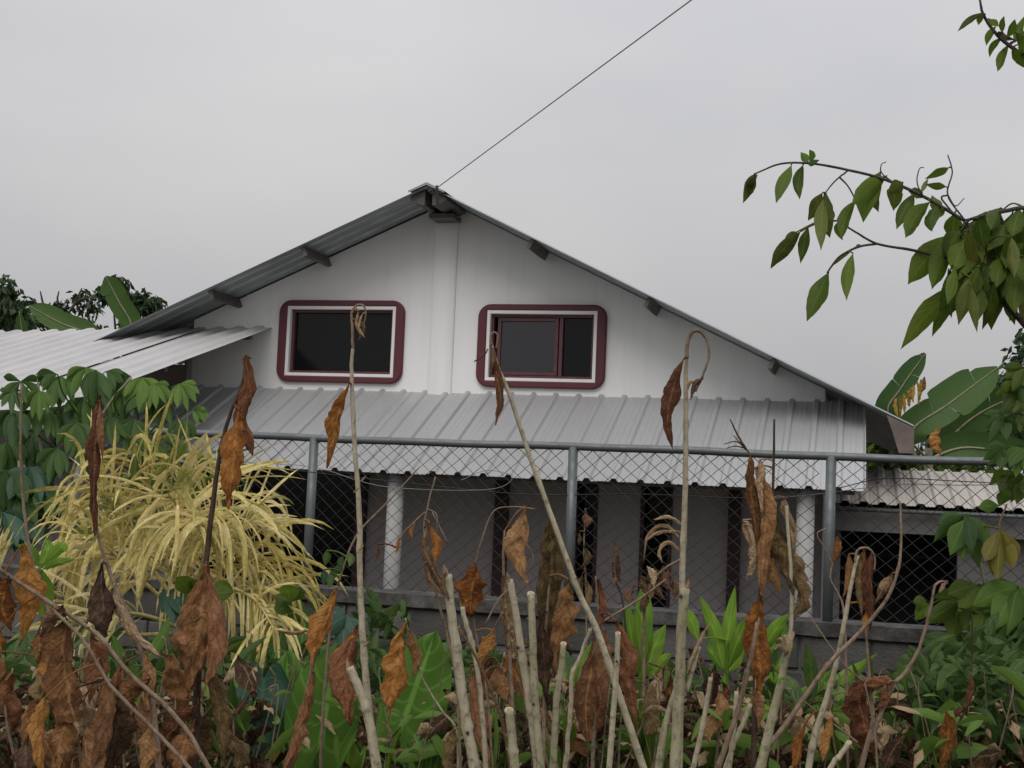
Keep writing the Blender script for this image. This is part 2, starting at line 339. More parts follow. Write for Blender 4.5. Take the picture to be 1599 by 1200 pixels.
for x in (WL, WR): mb.add([(x,0,FLOOR),(x,DEP,FLOOR),(x,DEP,PT),(x,0,PT)], [(0,1,2,3)])
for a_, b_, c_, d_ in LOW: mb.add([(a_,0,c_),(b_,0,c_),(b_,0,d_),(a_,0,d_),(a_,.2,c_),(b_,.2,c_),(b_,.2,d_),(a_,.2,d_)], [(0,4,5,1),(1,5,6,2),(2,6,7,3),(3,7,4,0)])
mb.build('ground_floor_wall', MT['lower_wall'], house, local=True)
mb = MB(); mb.box((WL-1, -2.6, FLOOR-0.15), (WR+0.6, DEP, FLOOR-0.002)); mb.build('floor_slab', MT['side_wall'], house, local=True)
# half-round pilaster under the ridge
mb = MB(); vs = []; prof = [(-0.165, 0.0)] + [(-0.165*math.cos(math.pi*k/10), -0.012-0.045*math.sin(math.pi*k/10)) for k in range(11)] + [(0.165, 0.0)]
for z in (PT, None):
    for x, y in prof: vs.append((AP-0.01+x, y-0.002, z if z else rz(AP+x)-T-0.02))
k = len(prof); mb.add(vs, [(i, i+1, k+i+1, k+i) for i in range(k-1)]); mb.build('pilaster', MT['wall'], house, local=True)
# windows : surround, trim, frame, panes
def rrect(x0, x1, z0, z1, r, n=7):
    if r <= 0: return [(x1,z1),(x0,z1),(x0,z0),(x1,z0)]
    o = []
    for cx, cz, a0 in ((x1-r, z1-r, 0), (x0+r, z1-r, 90), (x0+r, z0+r, 180), (x1-r, z0+r, 270)):
        for i in range(n): an = math.radians(a0+90*i/(n-1)); o.append((cx+r*math.cos(an), cz+r*math.sin(an)))
    return o
def ring(outer, inner, y0, y1, bev=0.012):
    """frame between two loops of equal length, from depth y0 (back) to y1 (front), with a softened front edge"""
    n = len(outer); vs = []
    cx = sum(p[0] for p in outer)/n; cz = sum(p[1] for p in outer)/n
    def shr(p, d): return (p[0]+(d if p[0] < cx else -d), p[1]+(d if p[1] < cz else -d))
    for lp, y in ((outer, y0), (outer, y1+bev), ([shr(p, bev) for p in outer], y1), ([shr(p, -bev) for p in inner], y1), (inner, y1+bev), (inner, y0)):
        vs += [(x, y, z) for x, z in lp]
    fs = [(a*n+i, a*n+(i+1) % n, (a+1)*n+(i+1) % n, (a+1)*n+i) for a in range(5) for i in range(n)]
    return vs, [f[::-1] for f in fs]
def expand(rect, n=7):   # a rectangle with as many points as a rounded one
    return [p for p in rrect(*rect, 0) for _ in range(n)]
for wi, (a_, b_, c_, d_) in enumerate(WIN):
    ca, cb, cc, cdz = CUT[wi]
    e = empty('window', (0, 0, 0)); e.parent = house; WO[e.name] = Vector()
    outer = rrect(a_, b_, c_, d_, 0.17)
    ti = (ca-0.03, cb+0.03, cc-0.03, cdz+0.03)
    vs, fs = ring(outer, expand(ti), -0.001, -0.06, 0.014); mesh('surround', vs, fs, MT['maroon'], e, local=True)
    vs, fs = ring(expand((ca-0.029, cb+0.029, cc-0.029, cdz+0.029), 1), expand((ca+0.014, cb-0.014, cc+0.014, cdz-0.014), 1), 0.02, -0.05, 0.004)
    mesh('trim', vs, fs, MT['trim'], e, local=True)
    vs, fs = ring(expand((ca+0.015, cb-0.015, cc+0.015, cdz-0.015), 1), expand((ca+0.05, cb-0.05, cc+0.05, cdz-0.05), 1), 0.12, 0.02, 0.004)
    mesh('frame', vs, fs, MT['frame'], e, local=True)
    xm = (ca+cb)/2 + (0.15 if wi else 0)
    if wi == 0:
        mb = MB(); mb.box((ca+0.04, 0.085, cc+0.04), (cb-0.04, 0.09, cdz-0.04)); mb.build('pane', MT['glass'], e, local=True)
    else:
        mb = MB(); mb.box((xm-0.2, 0.085, cc+0.04), (cb-0.04, 0.09, cdz-0.04)); mb.build('pane', MT['glass'], e, local=True)
        mb = MB(); mb.box((xm+0.075, 0.03, cc+0.052), (xm+0.12, 0.08, cdz-0.052)); mb.build('mullion', MT['frame'], e, local=True)
        s0, s1 = ca+0.10, xm+0.06
        vs, fs = ring(expand((s0, s1, cc+0.055, cdz-0.055), 1), expand((s0+0.045, s1-0.05, cc+0.10, cdz-0.10), 1), 0.07, 0.03, 0.004)
        mesh('sash', vs, fs, MT['frame'], e, local=True)
        mb = MB(); mb.add([(s0+0.04, 0.05, cc+0.09), (s1-0.04, 0.05, cc+0.09), (s1-0.04, 0.062, cdz-0.09), (s0+0.04, 0.062, cdz-0.09)], [(0,1,2,3)])
        mb.build('pane', MT['glass_sash'], e, local=True)
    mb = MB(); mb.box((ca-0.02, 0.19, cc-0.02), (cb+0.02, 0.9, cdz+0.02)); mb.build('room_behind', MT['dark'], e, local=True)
# ground floor openings under the porch
def opening(c, nm, grid):
    x0, x1, z0, z1 = c
    e = empty(nm, (0, 0, 0)); e.parent = house; WO[e.name] = Vector()
    mb = MB(); mb.box((x0-0.01, 0.19, z0), (x1+0.01, 0.2, z1+0.01)); mb.build('pane', MT['glass'], e, local=True)
    vs, fs = ring(expand((x0-0.02, x1+0.02, z0+0.001, z1+0.02), 1), expand((x0+0.03, x1-0.03, z0+0.04, z1-0.04), 1), 0.1, -0.02, 0.004)
    mesh('frame', vs, fs, MT['maroon_dark'], e, local=True)
    if grid:
        z = z0+0.25
        while z < z1-0.1:
            mb = MB(); mb.box((x0+0.031, 0.06, z), (x1-0.031, 0.075, z+0.015)); mb.build('bar', MT['maroon_dark'], e, local=True); z += 0.3
opening(LOW[0], 'garage_opening', False); opening(LOW[1], 'narrow_window', True); opening(LOW[2], 'narrow_window', True)
for x0, x1 in ((-0.14, 0.03), (2.82, 2.97), (-2.04, -1.9)):
    mb = MB(); mb.box((x0, -0.09, FLOOR), (x1, 0.02, 2.2)); mb.build('door_post', MT['maroon_dark'], house, local=True)
for s in (-0.81, 3.80, -4.6):                      # round porch pillars
    mb = MB(); mb.tube([(s, -1.95, FLOOR), (s, -1.95, 1.62)], 0.095, 20); mb.build('porch_pillar', MT['pillar'], house, smooth=True, local=True)
mb = MB(); mb.box((-5.4, -2.02, 1.56), (4.3, -1.90, 1.66)); mb.build('porch_beam', MT['purlin'], house, local=True)
# trapezoid sheet: ribs run along the slope. f(a,b) gives a point for position a across the ribs, b down the slope, plus lift
def sheet(f, a0, a1, b0, b1, pitch, rib, h, nb=2, thick=0.004, jag=0.0):
    k0 = math.floor(a0/pitch); pr = []
    k = k0
    while k*pitch < a1+pitch:
        c = k*pitch
        for off, lift in ((-rib, 0), (-rib*0.5, h), (rib*0.5, h), (rib, 0), (pitch*0.36, 0.0), (pitch*0.40, h*0.14), (pitch*0.44, 0.0), (pitch*0.56, 0.0), (pitch*0.60, h*0.14), (pitch*0.64, 0.0)):
            x = c+off
            if a0 <= x <= a1: pr.append((x, lift))
        k += 1
    pr = [(a0, pr[0][1] if pr else 0)] + [p for p in pr if a0+1e-4 < p[0] < a1-1e-4] + [(a1, pr[-1][1])]
    vs = []; n = len(pr)
    for t in (0, 1):
        for j in range(nb+1):
            b = b0+(b1-b0)*j/nb
            for x, l in pr: vs.append(f(x, b, l - t*thick))
    fs = []; q = n*(nb+1)
    for j in range(nb):
        for i in range(n-1):
            fs.append((j*n+i, (j+1)*n+i, (j+1)*n+i+1, j*n+i+1)); fs.append((q+j*n+i, q+j*n+i+1, q+(j+1)*n+i+1, q+(j+1)*n+i))
    for i in range(n-1):
        fs.append((i, i+1, q+i+1, q+i)); e = nb*n; fs.append((e+i, q+e+i, q+e+i+1, e+i+1))
    for j in range(nb):
        fs.append((j*n, q+j*n, q+(j+1)*n, (j+1)*n)); e = n-1; fs.append((j*n+e, (j+1)*n+e, q+(j+1)*n+e, q+j*n+e))
    return vs, fs
OV = 0.9                                           # gable overhang towards the viewer
PSL = (2.66-1.60)/2.2
def f_porch(a, b, l): return (a, -b, 2.66 - PSL*b + l*0.9 )
pr = empty('porch_roof', (0, 0, 0)); pr.parent = house; WO[pr.name] = Vector()
x = -5.3; i = 0
while x < 4.36:
    x1 = min(x+0.98, 4.38); zo = (i % 2)*0.004
    sag = random.uniform(-0.006, 0.006)
    vs, fs = sheet(lambda a, b, l: (a, -b, 2.66+zo+sag*b - PSL*b + l), x, x1+0.03, -0.04 if i % 2 else -0.03, 2.2+random.uniform(-0.015, 0.015), 0.295, 0.045, 0.034)
    mesh('roof_sheet', vs, fs, MT['roof'], pr, local=True); x += 0.98; i += 1
for b in (0.5, 1.3, 2.0):
    mb = MB(); z = 2.66-PSL*b-0.075; mb.box((-5.25, -b-0.03, z-0.03), (4.3, -b+0.03, z+0.04)); mb.build('purlin', MT['purlin'], pr, local=True)
# main roof: ribs run down both slopes, sheets laid one after another towards the back
mr_ = empty('main_roof', (0, 0, 0)); mr_.parent = house; WO[mr_.name] = Vector()
y = -OV; i = 0
while y < DEP+0.5:
    y1 = min(y+1.0, DEP+0.6); zo = (i % 2)*0.004
    vs, fs = sheet(lambda a, b, l: (AP-b, a, AZ-SL*b+l*0.8+zo), y, y1+0.02, 0.0, 4.75, 0.25, 0.06, 0.032, 1)
    mesh('roof_sheet', vs, fs, MT['roof_main'], mr_, local=True)
    vs, fs = sheet(lambda a, b, l: (AP+b, a, AZ-SR*b+l*0.8+zo), y, y1+0.02, 0.0, 5.9, 0.25, 0.06, 0.032, 1)
    mesh('roof_sheet', vs, fs, MT['roof_main'], mr_, local=True)
    y += 1.0; i += 1
# ridge cap
mb = MB(); L0 = 0.24
for s, sl in ((-1, SL), (1, SR)):
    mb.add([(AP, -OV-0.03, AZ+0.045), (AP+s*L0, -OV-0.03, AZ+0.045-sl*L0), (AP+s*L0, DEP+0.6, AZ+0.045-sl*L0), (AP, DEP+0.6, AZ+0.045)], [(0,1,2,3)])
    mb.add([(AP, -OV-0.03, AZ+0.045), (AP+s*L0, -OV-0.03, AZ+0.045-sl*L0), (AP+s*L0, -OV-0.03, AZ+0.02-sl*L0), (AP, -OV-0.03, AZ+0.01)], [(0,1,2,3)])
mb.build('ridge_cap', MT['roof_main'], mr_, local=True)
# steel purlins poking out under the overhang (C-section lips)
def purlin(s, d=0.12, wd=0.05):
    z = rz(s)-0.012; sl = SL if s < AP else -SR; mb = MB()
    u = Vector((1, 0, sl)).normalized(); v = Vector((-sl, 0, 1)).normalized()
    def P(a, b, y): q = Vector((s, 0, z)) + u*a + v*b; return (q.x, y, q.z)
    y0, y1 = -OV+0.08, 0.05; h = wd/2
    mb.add([P(-h,-d,y0),P(h,-d,y0),P(h,0,y0),P(-h,0,y0),P(-h,-d,y1),P(h,-d,y1),P(h,0,y1),P(-h,0,y1)], [(0,1,2,3),(0,4,5,1),(1,5,6,2),(2,6,7,3),(3,7,4,0),(4,7,6,5)])
    mb.build('purlin', MT['purlin'], mr_, local=True)
for s in (-3.95, -2.66, 0.40, 1.88, 3.36): purlin(s)
# ridge bracket: box beam with gusset under the ridge
mb = MB()
for sg, sl in ((-1, SL), (1, SR)):
    y0 = -OV+0.08; a0, a1 = AP+sg*0.05, AP+sg*0.24
    mb.add([(a0,y0,rz(a0)-0.015),(a1,y0,rz(a1)-0.015),(a1,y0,rz(a1)-0.05),(a0+sg*0.05,y0,rz(a0)-0.20),(a0,y0,rz(a0)-0.20),
            (a0,0.05,rz(a0)-0.015),(a1,0.05,rz(a1)-0.015),(a1,0.05,rz(a1)-0.05),(a0+sg*0.05,0.05,rz(a0)-0.20),(a0,0.05,rz(a0)-0.20)],
           [(0,4,3,2,1),(1,2,7,6),(2,3,8,7),(3,4,9,8),(4,0,5,9)])
mb.build('ridge_beam', MT['purlin'], mr_, local=True)
mb = MB(); mb.box((AP-0.13, -0.40, AZ-0.30), (AP+0.20, -0.06, AZ-0.24)); mb.build('ridge_plate', MT['purlin'], mr_, local=True)
# rake edge strips and the rusty eave board at the right end
mb = MB(); e0 = 4.93
mb.add([(e0-0.30,-OV-0.004,rz(e0-0.30)-0.02),(e0,-OV-0.004,rz(e0)-0.015),(e0,-OV-0.004,rz(e0)-0.30),(e0-0.16,-OV-0.004,rz(e0)-0.30),(e0-0.24,-OV-0.004,rz(e0-0.24)-0.16)], [(0,4,3,2,1)])
mb.add([(e0,-OV-0.004,rz(e0)-0.015),(e0,DEP,rz(e0)-0.015),(e0,DEP,rz(e0)-0.30),(e0,-OV-0.004,rz(e0)-0.30)], [(0,3,2,1)])
mb.build('eave_board', MT['rust'], mr_, local=True)
mb = MB(); mb.tube([(-4.62, -0.07, -0.6), (-4.62, -0.07, 3.25)], 0.045, 10); mb.build('downpipe', MT['side_wall'], house, smooth=True, local=True)

# ================================================================ lean-to in front of the gable, left
lean = tag(empty('carport', HO, -TH), 'open carport with pale white corrugated roof leaning against the house at left', 'carport')
x = -9.6; i = 0
while x < -3.5:
    x1 = min(x+1.03, -3.45); zo = (i % 2)*0.005
    vs, fs = sheet(lambda a, b, l: (a, -b, 3.49 + zo + 0.03*(a+3.45) - 0.293*b + l), x, x1+0.03, 0.0 if x > -5 else -0.12, 5.0+random.uniform(-0.03, 0.03), 0.30, 0.085, 0.030)
    mesh('roof_sheet', vs, fs, MT['roof_white'], lean, local=True); x += 1.03; i += 1
for b in (0.25, 2.4, 4.7):
    mb = MB(); z = 3.49-0.293*b; vs = []
    for xx in (-9.5, -3.6):
        zz = z + 0.03*(xx+3.45)
        vs += [(xx,-b-0.04,zz-0.11),(xx,-b+0.04,zz-0.11),(xx,-b+0.04,zz-0.012),(xx,-b-0.04,zz-0.012)]
    mb.add(vs, [(0,4,5,1),(1,5,6,2),(2,6,7,3),(3,7,4,0),(0,1,2,3),(4,7,6,5)]); mb.build('beam', MT['purlin'], lean, local=True)
for xx, b in ((-3.75, 4.7), (-6.5, 4.7), (-9.3, 4.7), (-9.3, 0.3), (-6.5, 0.3)):
    mb = MB(); mb.tube([(xx, -b, -0.7), (xx, -b, 3.49-0.293*b-0.11+0.03*(xx+3.45))], 0.05, 10); mb.build('post', MT['purlin'], lean, smooth=True, local=True)
mb = MB(); mb.box((-9.6, 0.4, -0.7), (-4.68, 0.6, 3.0)); mb.build('back_wall', MT['lower_wall'], lean, local=True)

# ================================================================ outbuilding at the right
ob = tag(empty('outbuilding', HO, -TH), 'low grey outbuilding with cream ribbed metal roof and dark wide opening', 'outbuilding')
x = 4.02; i = 0
while x < 11:
    zo = (i % 2)*0.004
    vs, fs = sheet(lambda a, b, l: (a, -b, 1.73 - 0.22*b + l + zo), x, x+1.0, -0.7, 1.2+random.uniform(-0.02, 0.02), 0.2, 0.055, 0.03)
    mesh('roof_sheet', vs, fs, MT['roof_cream'], ob, local=True); x += 0.97; i += 1
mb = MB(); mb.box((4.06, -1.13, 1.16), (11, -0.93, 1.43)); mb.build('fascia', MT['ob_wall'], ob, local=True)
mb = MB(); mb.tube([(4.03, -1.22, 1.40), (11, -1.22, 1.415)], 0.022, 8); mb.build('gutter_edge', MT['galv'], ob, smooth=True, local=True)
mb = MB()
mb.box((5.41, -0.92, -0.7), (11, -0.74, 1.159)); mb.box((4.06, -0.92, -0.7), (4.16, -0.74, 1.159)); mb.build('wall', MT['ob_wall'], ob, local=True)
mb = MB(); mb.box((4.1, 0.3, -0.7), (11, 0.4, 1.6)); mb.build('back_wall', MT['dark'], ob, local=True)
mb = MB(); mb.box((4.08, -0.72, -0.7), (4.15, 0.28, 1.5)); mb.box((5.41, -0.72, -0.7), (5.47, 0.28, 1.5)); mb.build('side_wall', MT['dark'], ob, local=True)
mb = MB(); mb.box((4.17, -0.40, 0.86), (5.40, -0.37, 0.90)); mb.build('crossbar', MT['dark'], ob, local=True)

# ================================================================ block wall and chain-link fence
bw = tag(empty('block_wall', FO, -TH), 'low dark concrete block wall with rough cap under the chain link fence', 'wall')
bmx = bmesh.new(); bmesh.ops.create_cube(bmx, size=1.0)
bmesh.ops.scale(bmx, vec=(0.385, 0.15, 0.185), verts=bmx.verts); bmesh.ops.bevel(bmx, geom=bmx.edges[:], offset=0.010, segments=1, affect='EDGES', profile=0.5)
bme = bpy.data.meshes.new('brick'); bmx.to_mesh(bme); bmx.free(); bme.materials.append(MT['block'])
for r in range(4):
    for k in range(26):
        o = bpy.data.objects.new('block', bme); COL.objects.link(o); o.parent = bw
        o.location = (-5.0 + k*0.4 + (0.2 if r % 2 else 0) + random.uniform(-.004, .004), random.uniform(-.008, .008), 0.06 + r*0.2 + random.uniform(-.003, .003) - 0.0)
        o.rotation_euler = (random.uniform(-.02, .02), random.uniform(-.01, .01), random.uniform(-.015, .015))
mb = MB(); mb.box((-5.2, -0.058, -0.7), (5.6, 0.058, 0.765)); mb.build('mortar_core', MT['block'], bw, local=True)
mb = MB()                                          # rough cast cap, uneven edge
nx = 120; vs = []; 
for i in range(nx+1):
    s = -5.2+10.8*i/nx; e = [0.012*noise.noise(Vector((s*5, q*9.1, 0))) for q in range(4)]
    vs += [(s, -0.105+e[0], 0.768+e[1]*.6), (s, -0.10+e[2], 0.845+e[3]*.3), (s, 0.10, 0.85+e[1]*.3), (s, 0.10, 0.768)]
fs = [(4*i+a, 4*i+(a+1) % 4, 4*i+4+(a+1) % 4, 4*i+4+a)[::-1] for i in range(nx) for a in range(4)]
mb.add(vs, fs); mb.build('cap', MT['cap'], bw, local=True)
fe = tag(empty('chain_link_fence', FO, -TH), 'grey galvanised chain link fence with round posts along the block wall', 'fence')
POST = [-4.72, -3.03, -1.31, 0.41, 1.95, 3.62, 5.3]; FT, FB = 1.80, 0.85
for i, s in enumerate(POST):
    ln = (0.02, -0.012, -0.004, 0.006, 0.0, 0.0, 0.0)[i]
    mb = MB(); mb.tube([(s+ln, -0.01, 0.70), (s, -0.01, FT)], 0.030, 14); mb.build('post', MT['galv'], fe, smooth=True, local=True)
mb = MB(); pts = []
for i in range(60):
    s = -4.8+10.2*i/59; pts.append((s, -0.01, FT+0.004*math.sin(s*2.1)+0.002*math.sin(s*7)))
mb.tube(pts, 0.0245, 14); mb.build('top_rail', MT['galv'], fe, smooth=True, local=True)
W_ = 0.096; HH = 0.084
for i in range(len(POST)-1):
    s0, s1 = POST[i]+0.03, POST[i+1]-0.03; mb = MB(); n = int((s1-s0)/(W_/2))
    nz = int((FT-FB)/(HH/2))
    for k in range(n):
        pts = []
        for j in range(nz+1):
            s = s0 + (k + ((j + k) % 2))*W_/2 + 0.006*noise.noise(Vector((k*.35+i*9, j*.3, 1)))
            z = FT-0.02-j*(FT-FB-0.03)/nz + 0.008*noise.noise(Vector((s*1.3, j*.2, 5)))
            off = 0.0016 if ((j+k) % 2) else -0.0016
            pts.append((s, -0.012+off+0.02*noise.noise(Vector((s*.9, z*1.2, 8))), z))
        mb.tube(pts, 0.0031, 4, cap=False)
    tag(mb.build('mesh_panel', MT['wire'], fe, local=True), kind='stuff')
# slack strands strung along the fence
def strand(name, pts, r, mat, label):
    pts = spline(pts, 10); mb = MB(); e = empty(name, pts[0])
    mb.tube(pts, r, 5); mb.build('strand', mat, e); tag(e, label, 'wire', 'slack wires along the fence')
D = 7.85
strand('slack_wire', [at(265,705,8.2), at(330,718,8.1), at(480,737,8.05), at(640,755,7.95), at(820,772,7.9), at(1000,772,7.8), at(1180,778,7.7), at(1292,766,7.62), at(1380,748,7.5), at(1500,752,7.4), at(1640,760,7.3)], 0.0030, MT['wire'], 'longest dark slack wire sagging along the whole fence')
strand('slack_wire', [at(380,722,8.1), at(490,730,8.03), at(600,760,7.98), at(760,765,7.9), at(800,745,7.88), at(760,735,7.9), at(720,750,7.9)], 0.0022, MT['wire_light'], 'thin grey wire with a loose curl near the fence middle')
strand('slack_wire', [at(1180,782,7.72), at(1292,770,7.63), at(1400,757,7.5), at(1500,758,7.4), at(1650,755,7.3)], 0.0026, MT['wire_light'], 'short grey wire in front of the cream outbuilding roof')
# overhead cable to the ridge
pa = at(682, 294, 15.7); pb = at(1080, 0, 11.0); pc = pb + (pb-pa)*1.5
pts = [pa.lerp(pc, t/30) - Vector((0, 0, 0.9*4*(t/30)*(1-t/30)*0.25)) for t in range(31)]
k = pb - min(pts, key=lambda q: (q-pb).length)
mb = MB(); e = empty('overhead_cable', pa); mb.tube([pa.lerp(pc, t/30) for t in range(31)], 0.0065, 6); mb.build('cable', MT['wire_light'], e)
tag(e, 'thin overhead service cable running from the house ridge up into the sky', 'cable')
mb = MB(); mb.tube([pa + Vector((0.02, 0, -0.20)), pa + Vector((0, 0, 0.03))], 0.018, 8); mb.build('anchor', MT['wire'], e)

# ================================================================ plants : shared builders
PROF = {
 'ovate':  [0.02, .35, .68, .90, 1.0, .98, .88, .72, .50, .24, 0.0],
 'lance':  [0.04, .40, .70, .92, 1.0, .97, .88, .74, .54, .30, 0.0],
 'obov':   [0.03, .18, .36, .55, .74, .90, 1.0, .97, .78, .40, 0.0],
 'strap':  [0.25, .6, .85, .97, 1.0, 1.0, .97, .9, .74, .45, 0.0],
 'dry':    [0.03, .26, .55, .82, .98, 1.0, .90, .70, .44, .20, 0.0],
 'roll':   [0.15, .5, .75, .9, 1.0, .98, .9, .8, .62, .35, 0.05],
 'band':   [0.3, .8, .95, 1.0, 1.0, 1.0, 1.0, .98, .92, .7, 0.1],
}
SEED = [0]
def blade(mb, mid, width, prof, twist=0.0, fold=0.25, crump=0.0, ragged=0.0, nu=10, nv=4, facing=None, curl=0.0):
    """one leaf blade along the spine 'mid' (world points); side direction lies across the line of sight unless twisted"""
    SEED[0] += 1; sd = Vector((SEED[0]*3.17, SEED[0]*1.31, SEED[0]*0.77)); pf = PROF[prof]
    n = len(mid); vs, uv = [], []; Lt = sum((mid[i+1]-mid[i]).length for i in range(n-1))
    for i in range(nu+1):
        t = i/nu; p = lerpl(mid, t); tg = lerpl(mid, min(1, t+0.04)) - lerpl(mid, max(0, t-0.04))
        tg.normalize()
        v = (facing if facing else (p-CAM).normalized())
        sdv = tg.cross(v)
        if sdv.length < 0.05: sdv = tg.cross(Vector((0.3, 0.2, 1)))
        sdv.normalize(); nm = sdv.cross(tg).normalized()
        tw = twist + (crump*1.1*noise.noise(sd + Vector((t*2.2, 0, 0))))
        ct, st = math.cos(tw), math.sin(tw); s2 = sdv*ct + nm*st; n2 = nm*ct - sdv*st
        wd = lerpl(pf, t)*width*0.5
        for j in range(-nv, nv+1):
            s = j/nv; q = wd*(1 + ragged*noise.noise(sd + Vector((t*9, (1 if s > 0 else -1)*5, 2))) + 0.5*ragged*noise.noise(sd + Vector((t*31, (1 if s > 0 else -1)*8, 6))))
            an = abs(s)*(fold + curl*abs(s)*(1+0.8*noise.noise(sd+Vector((t*4, s*.5+7, 3)))))
            a = math.copysign(1, s)*q*abs(s)*math.cos(an*0.7); b = q*abs(s)*math.sin(an)
            x = p + s2*a + n2*b
            if crump: x = x + n2*(crump*width*0.28*noise.noise(sd + Vector((t*Lt*30, s*2.2, 9)))) + s2*(crump*width*0.13*noise.noise(sd+Vector((t*Lt*26, s*1.7, 4))))
            if crump > 0.3: x = x + n2*(crump*width*0.08*noise.noise(sd + Vector((t*Lt*75, s*5.5, 21)))) + tg*(crump*width*0.10*noise.noise(sd + Vector((t*Lt*50, s*4, 33))))
            vs.append(x); uv.append((t, 0.5+0.5*s))
    m = 2*nv+1
    fs = [(i*m+j, i*m+j+1, (i+1)*m+j+1, (i+1)*m+j) for i in range(nu) for j in range(m-1)]
    mb.add(vs, fs, uv)
def px_path(pp, d, dd=None):
    """photo polyline -> world; d a number or [first, last]"""
    k = len(pp)
    if isinstance(d, (list, tuple)): ds = [d[0]+(d[1]-d[0])*i/(k-1) for i in range(k)]
    else: ds = [d]*k
    return [at(p[0], p[1], dv) for p, dv in zip(pp, ds)]
RL = random.Random(11)
BR = {}          # points along the stems built so far, per plant
def petiole(mb, parent, p, d, wpx=2.6):
    """thin stalk from the leaf base to the nearest point of its plant's stems"""
    pts = BR.get(parent.name)
    if not pts: return
    b = min(pts, key=lambda q: (q-p).length_squared + (0.02 if q.z > p.z+0.1 else 0)); L = (b-p).length
    if 0.006 < L < 0.7:
        r = wpx*.5*d/FPX; mb.tube(spline([b, b.lerp(p, .5)+Vector((0, 0, L*.10)), p], 4), [r*1.2]*3+[r]*6, 5, cap=False)
def leaf(parent, pp, wpx, d, mat, prof='ovate', kind='fresh', name='leaf', twist=None, attach=True, **kw):
    """leaf part: spine pixels base->tip, width in photo pixels"""
    dm = d[0] if isinstance(d, (list, tuple)) else d
    if not isinstance(d, (list, tuple)): d = [d, d+RL.uniform(-0.10, 0.08)*wpx/40]
    mid = spline(px_path(pp, d), 6); wd = wpx*dm/FPX*(0.95 if kind == 'dry' else 1.0); mb = MB()
    if kind == 'dry':
        a = dict(twist=RL.uniform(-0.5, 0.5) if twist is None else twist, fold=0.3, crump=0.6, ragged=0.4, nu=28, nv=6, curl=0.6); a.update(kw)
    else:
        a = dict(twist=RL.uniform(-0.35, 0.35) if twist is None else twist, fold=RL.uniform(0.12, 0.4), crump=0.18, ragged=0.10, nu=12, nv=3, curl=0.0); a.update(kw)
    blade(mb, mid, wd, prof, **a)
    if attach: petiole(mb, parent, mid[0], dm)
    o = mb.build(name, MT[mat], parent, smooth=True)
    return o
def stem(parent, pp, d, w0, w1, mat, name='stem', n=9, wob=0.10, ground=False, nodes=()):
    """stalk: pixel polyline top->bottom (or base->tip), widths in photo pixels"""
    pts = px_path(pp, d)
    dl = d[1] if isinstance(d, (list, tuple)) else d
    if ground:
        b = pts[-1]; g = b + (pts[-1]-pts[-2]).normalized()*0.25
        pts += [Vector((g.x, g.y, max(0.3, b.z-0.3))), Vector((g.x, g.y, -0.03))]
    k = len(pts); q = spline(pts, 7); m = len(q)
    if ground and w1 > 9: w0, w1 = w0*.92, w1*.85
    rad = [(w0+(w1-w0)*min(1, i/(m-1)*(1.25 if ground else 1)))*0.5*dl/FPX for i in range(m)]
    SEED[0] += 1
    for i in range(1, m-1):
        q[i] = q[i] + Vector((noise.noise(Vector((SEED[0]*1.7, i*.6, 0))), 0.5*noise.noise(Vector((SEED[0]*2.3, i*.6, 4))), 0))*rad[i]*(0.16 if w1 > 9 else 0.4)
        rad[i] *= 1 + 0.035*noise.noise(Vector((SEED[0]*.7, i*.9, 9)))
    if parent is not None: BR.setdefault(parent.name, []).extend(q)
    for c in nodes:
        i = int(c*(m-1)); rad[i] *= 1.22
    mb = MB(); mb.tube(q, rad, n, wob=wob)
    return mb.build(name, MT[mat], parent, smooth=True)
def plant(name, label, cat, px, py, d, group=None):
    p = at(px, py, d); e = empty(name, (p.x, p.y, 0)); return tag(e, label, cat, group)
def cut_end(parent, x, y, d, wpx, mat='pith', tilt=(0, -0.5, 1)):
    """pale pith disc with a hollow, at a cut stalk top"""
    c = at(x, y, d); r = wpx*0.5*d/FPX; nrm = Vector(tilt).normalized(); a = nrm.cross(Vector((1, 0.1, 0))).normalized(); b = nrm.cross(a)
    vs = []; n = 12
    for rr, h in ((1.04, -0.5*r), (1.0, 0.10*r), (0.62, 0.12*r), (0.5, -0.5*r)):
        for k in range(n):
            an = 2*math.pi*k/n; vs.append(c + (a*math.cos(an)+b*math.sin(an))*r*rr + nrm*h*(1+0.6*noise.noise(Vector((x, k*.9, rr*3)))))
    fs = [(q*n+k, q*n+(k+1) % n, (q+1)*n+(k+1) % n, (q+1)*n+k) for q in range(3) for k in range(n)] + [tuple(3*n+k for k in range(n))]
    mesh('cut_end', vs, fs, MT[mat], parent, smooth=True)
def knot(parent, x, y, d, wpx):
    """dark leaf scar on a stalk"""
    c = at(x, y, d-wpx*0.5*d/FPX*0.9); r = wpx*0.14*d/FPX; n = 8; vs = [c + Vector((math.cos(2*math.pi*k/n)*r, -r*0.25, math.sin(2*math.pi*k/n)*r*1.15)) for k in range(n)] + [c+Vector((0, -r*0.5, 0))]
    mesh('leaf_scar', vs, [(k, (k+1) % n, n) for k in range(n)], MT['stalk_dark'], parent)

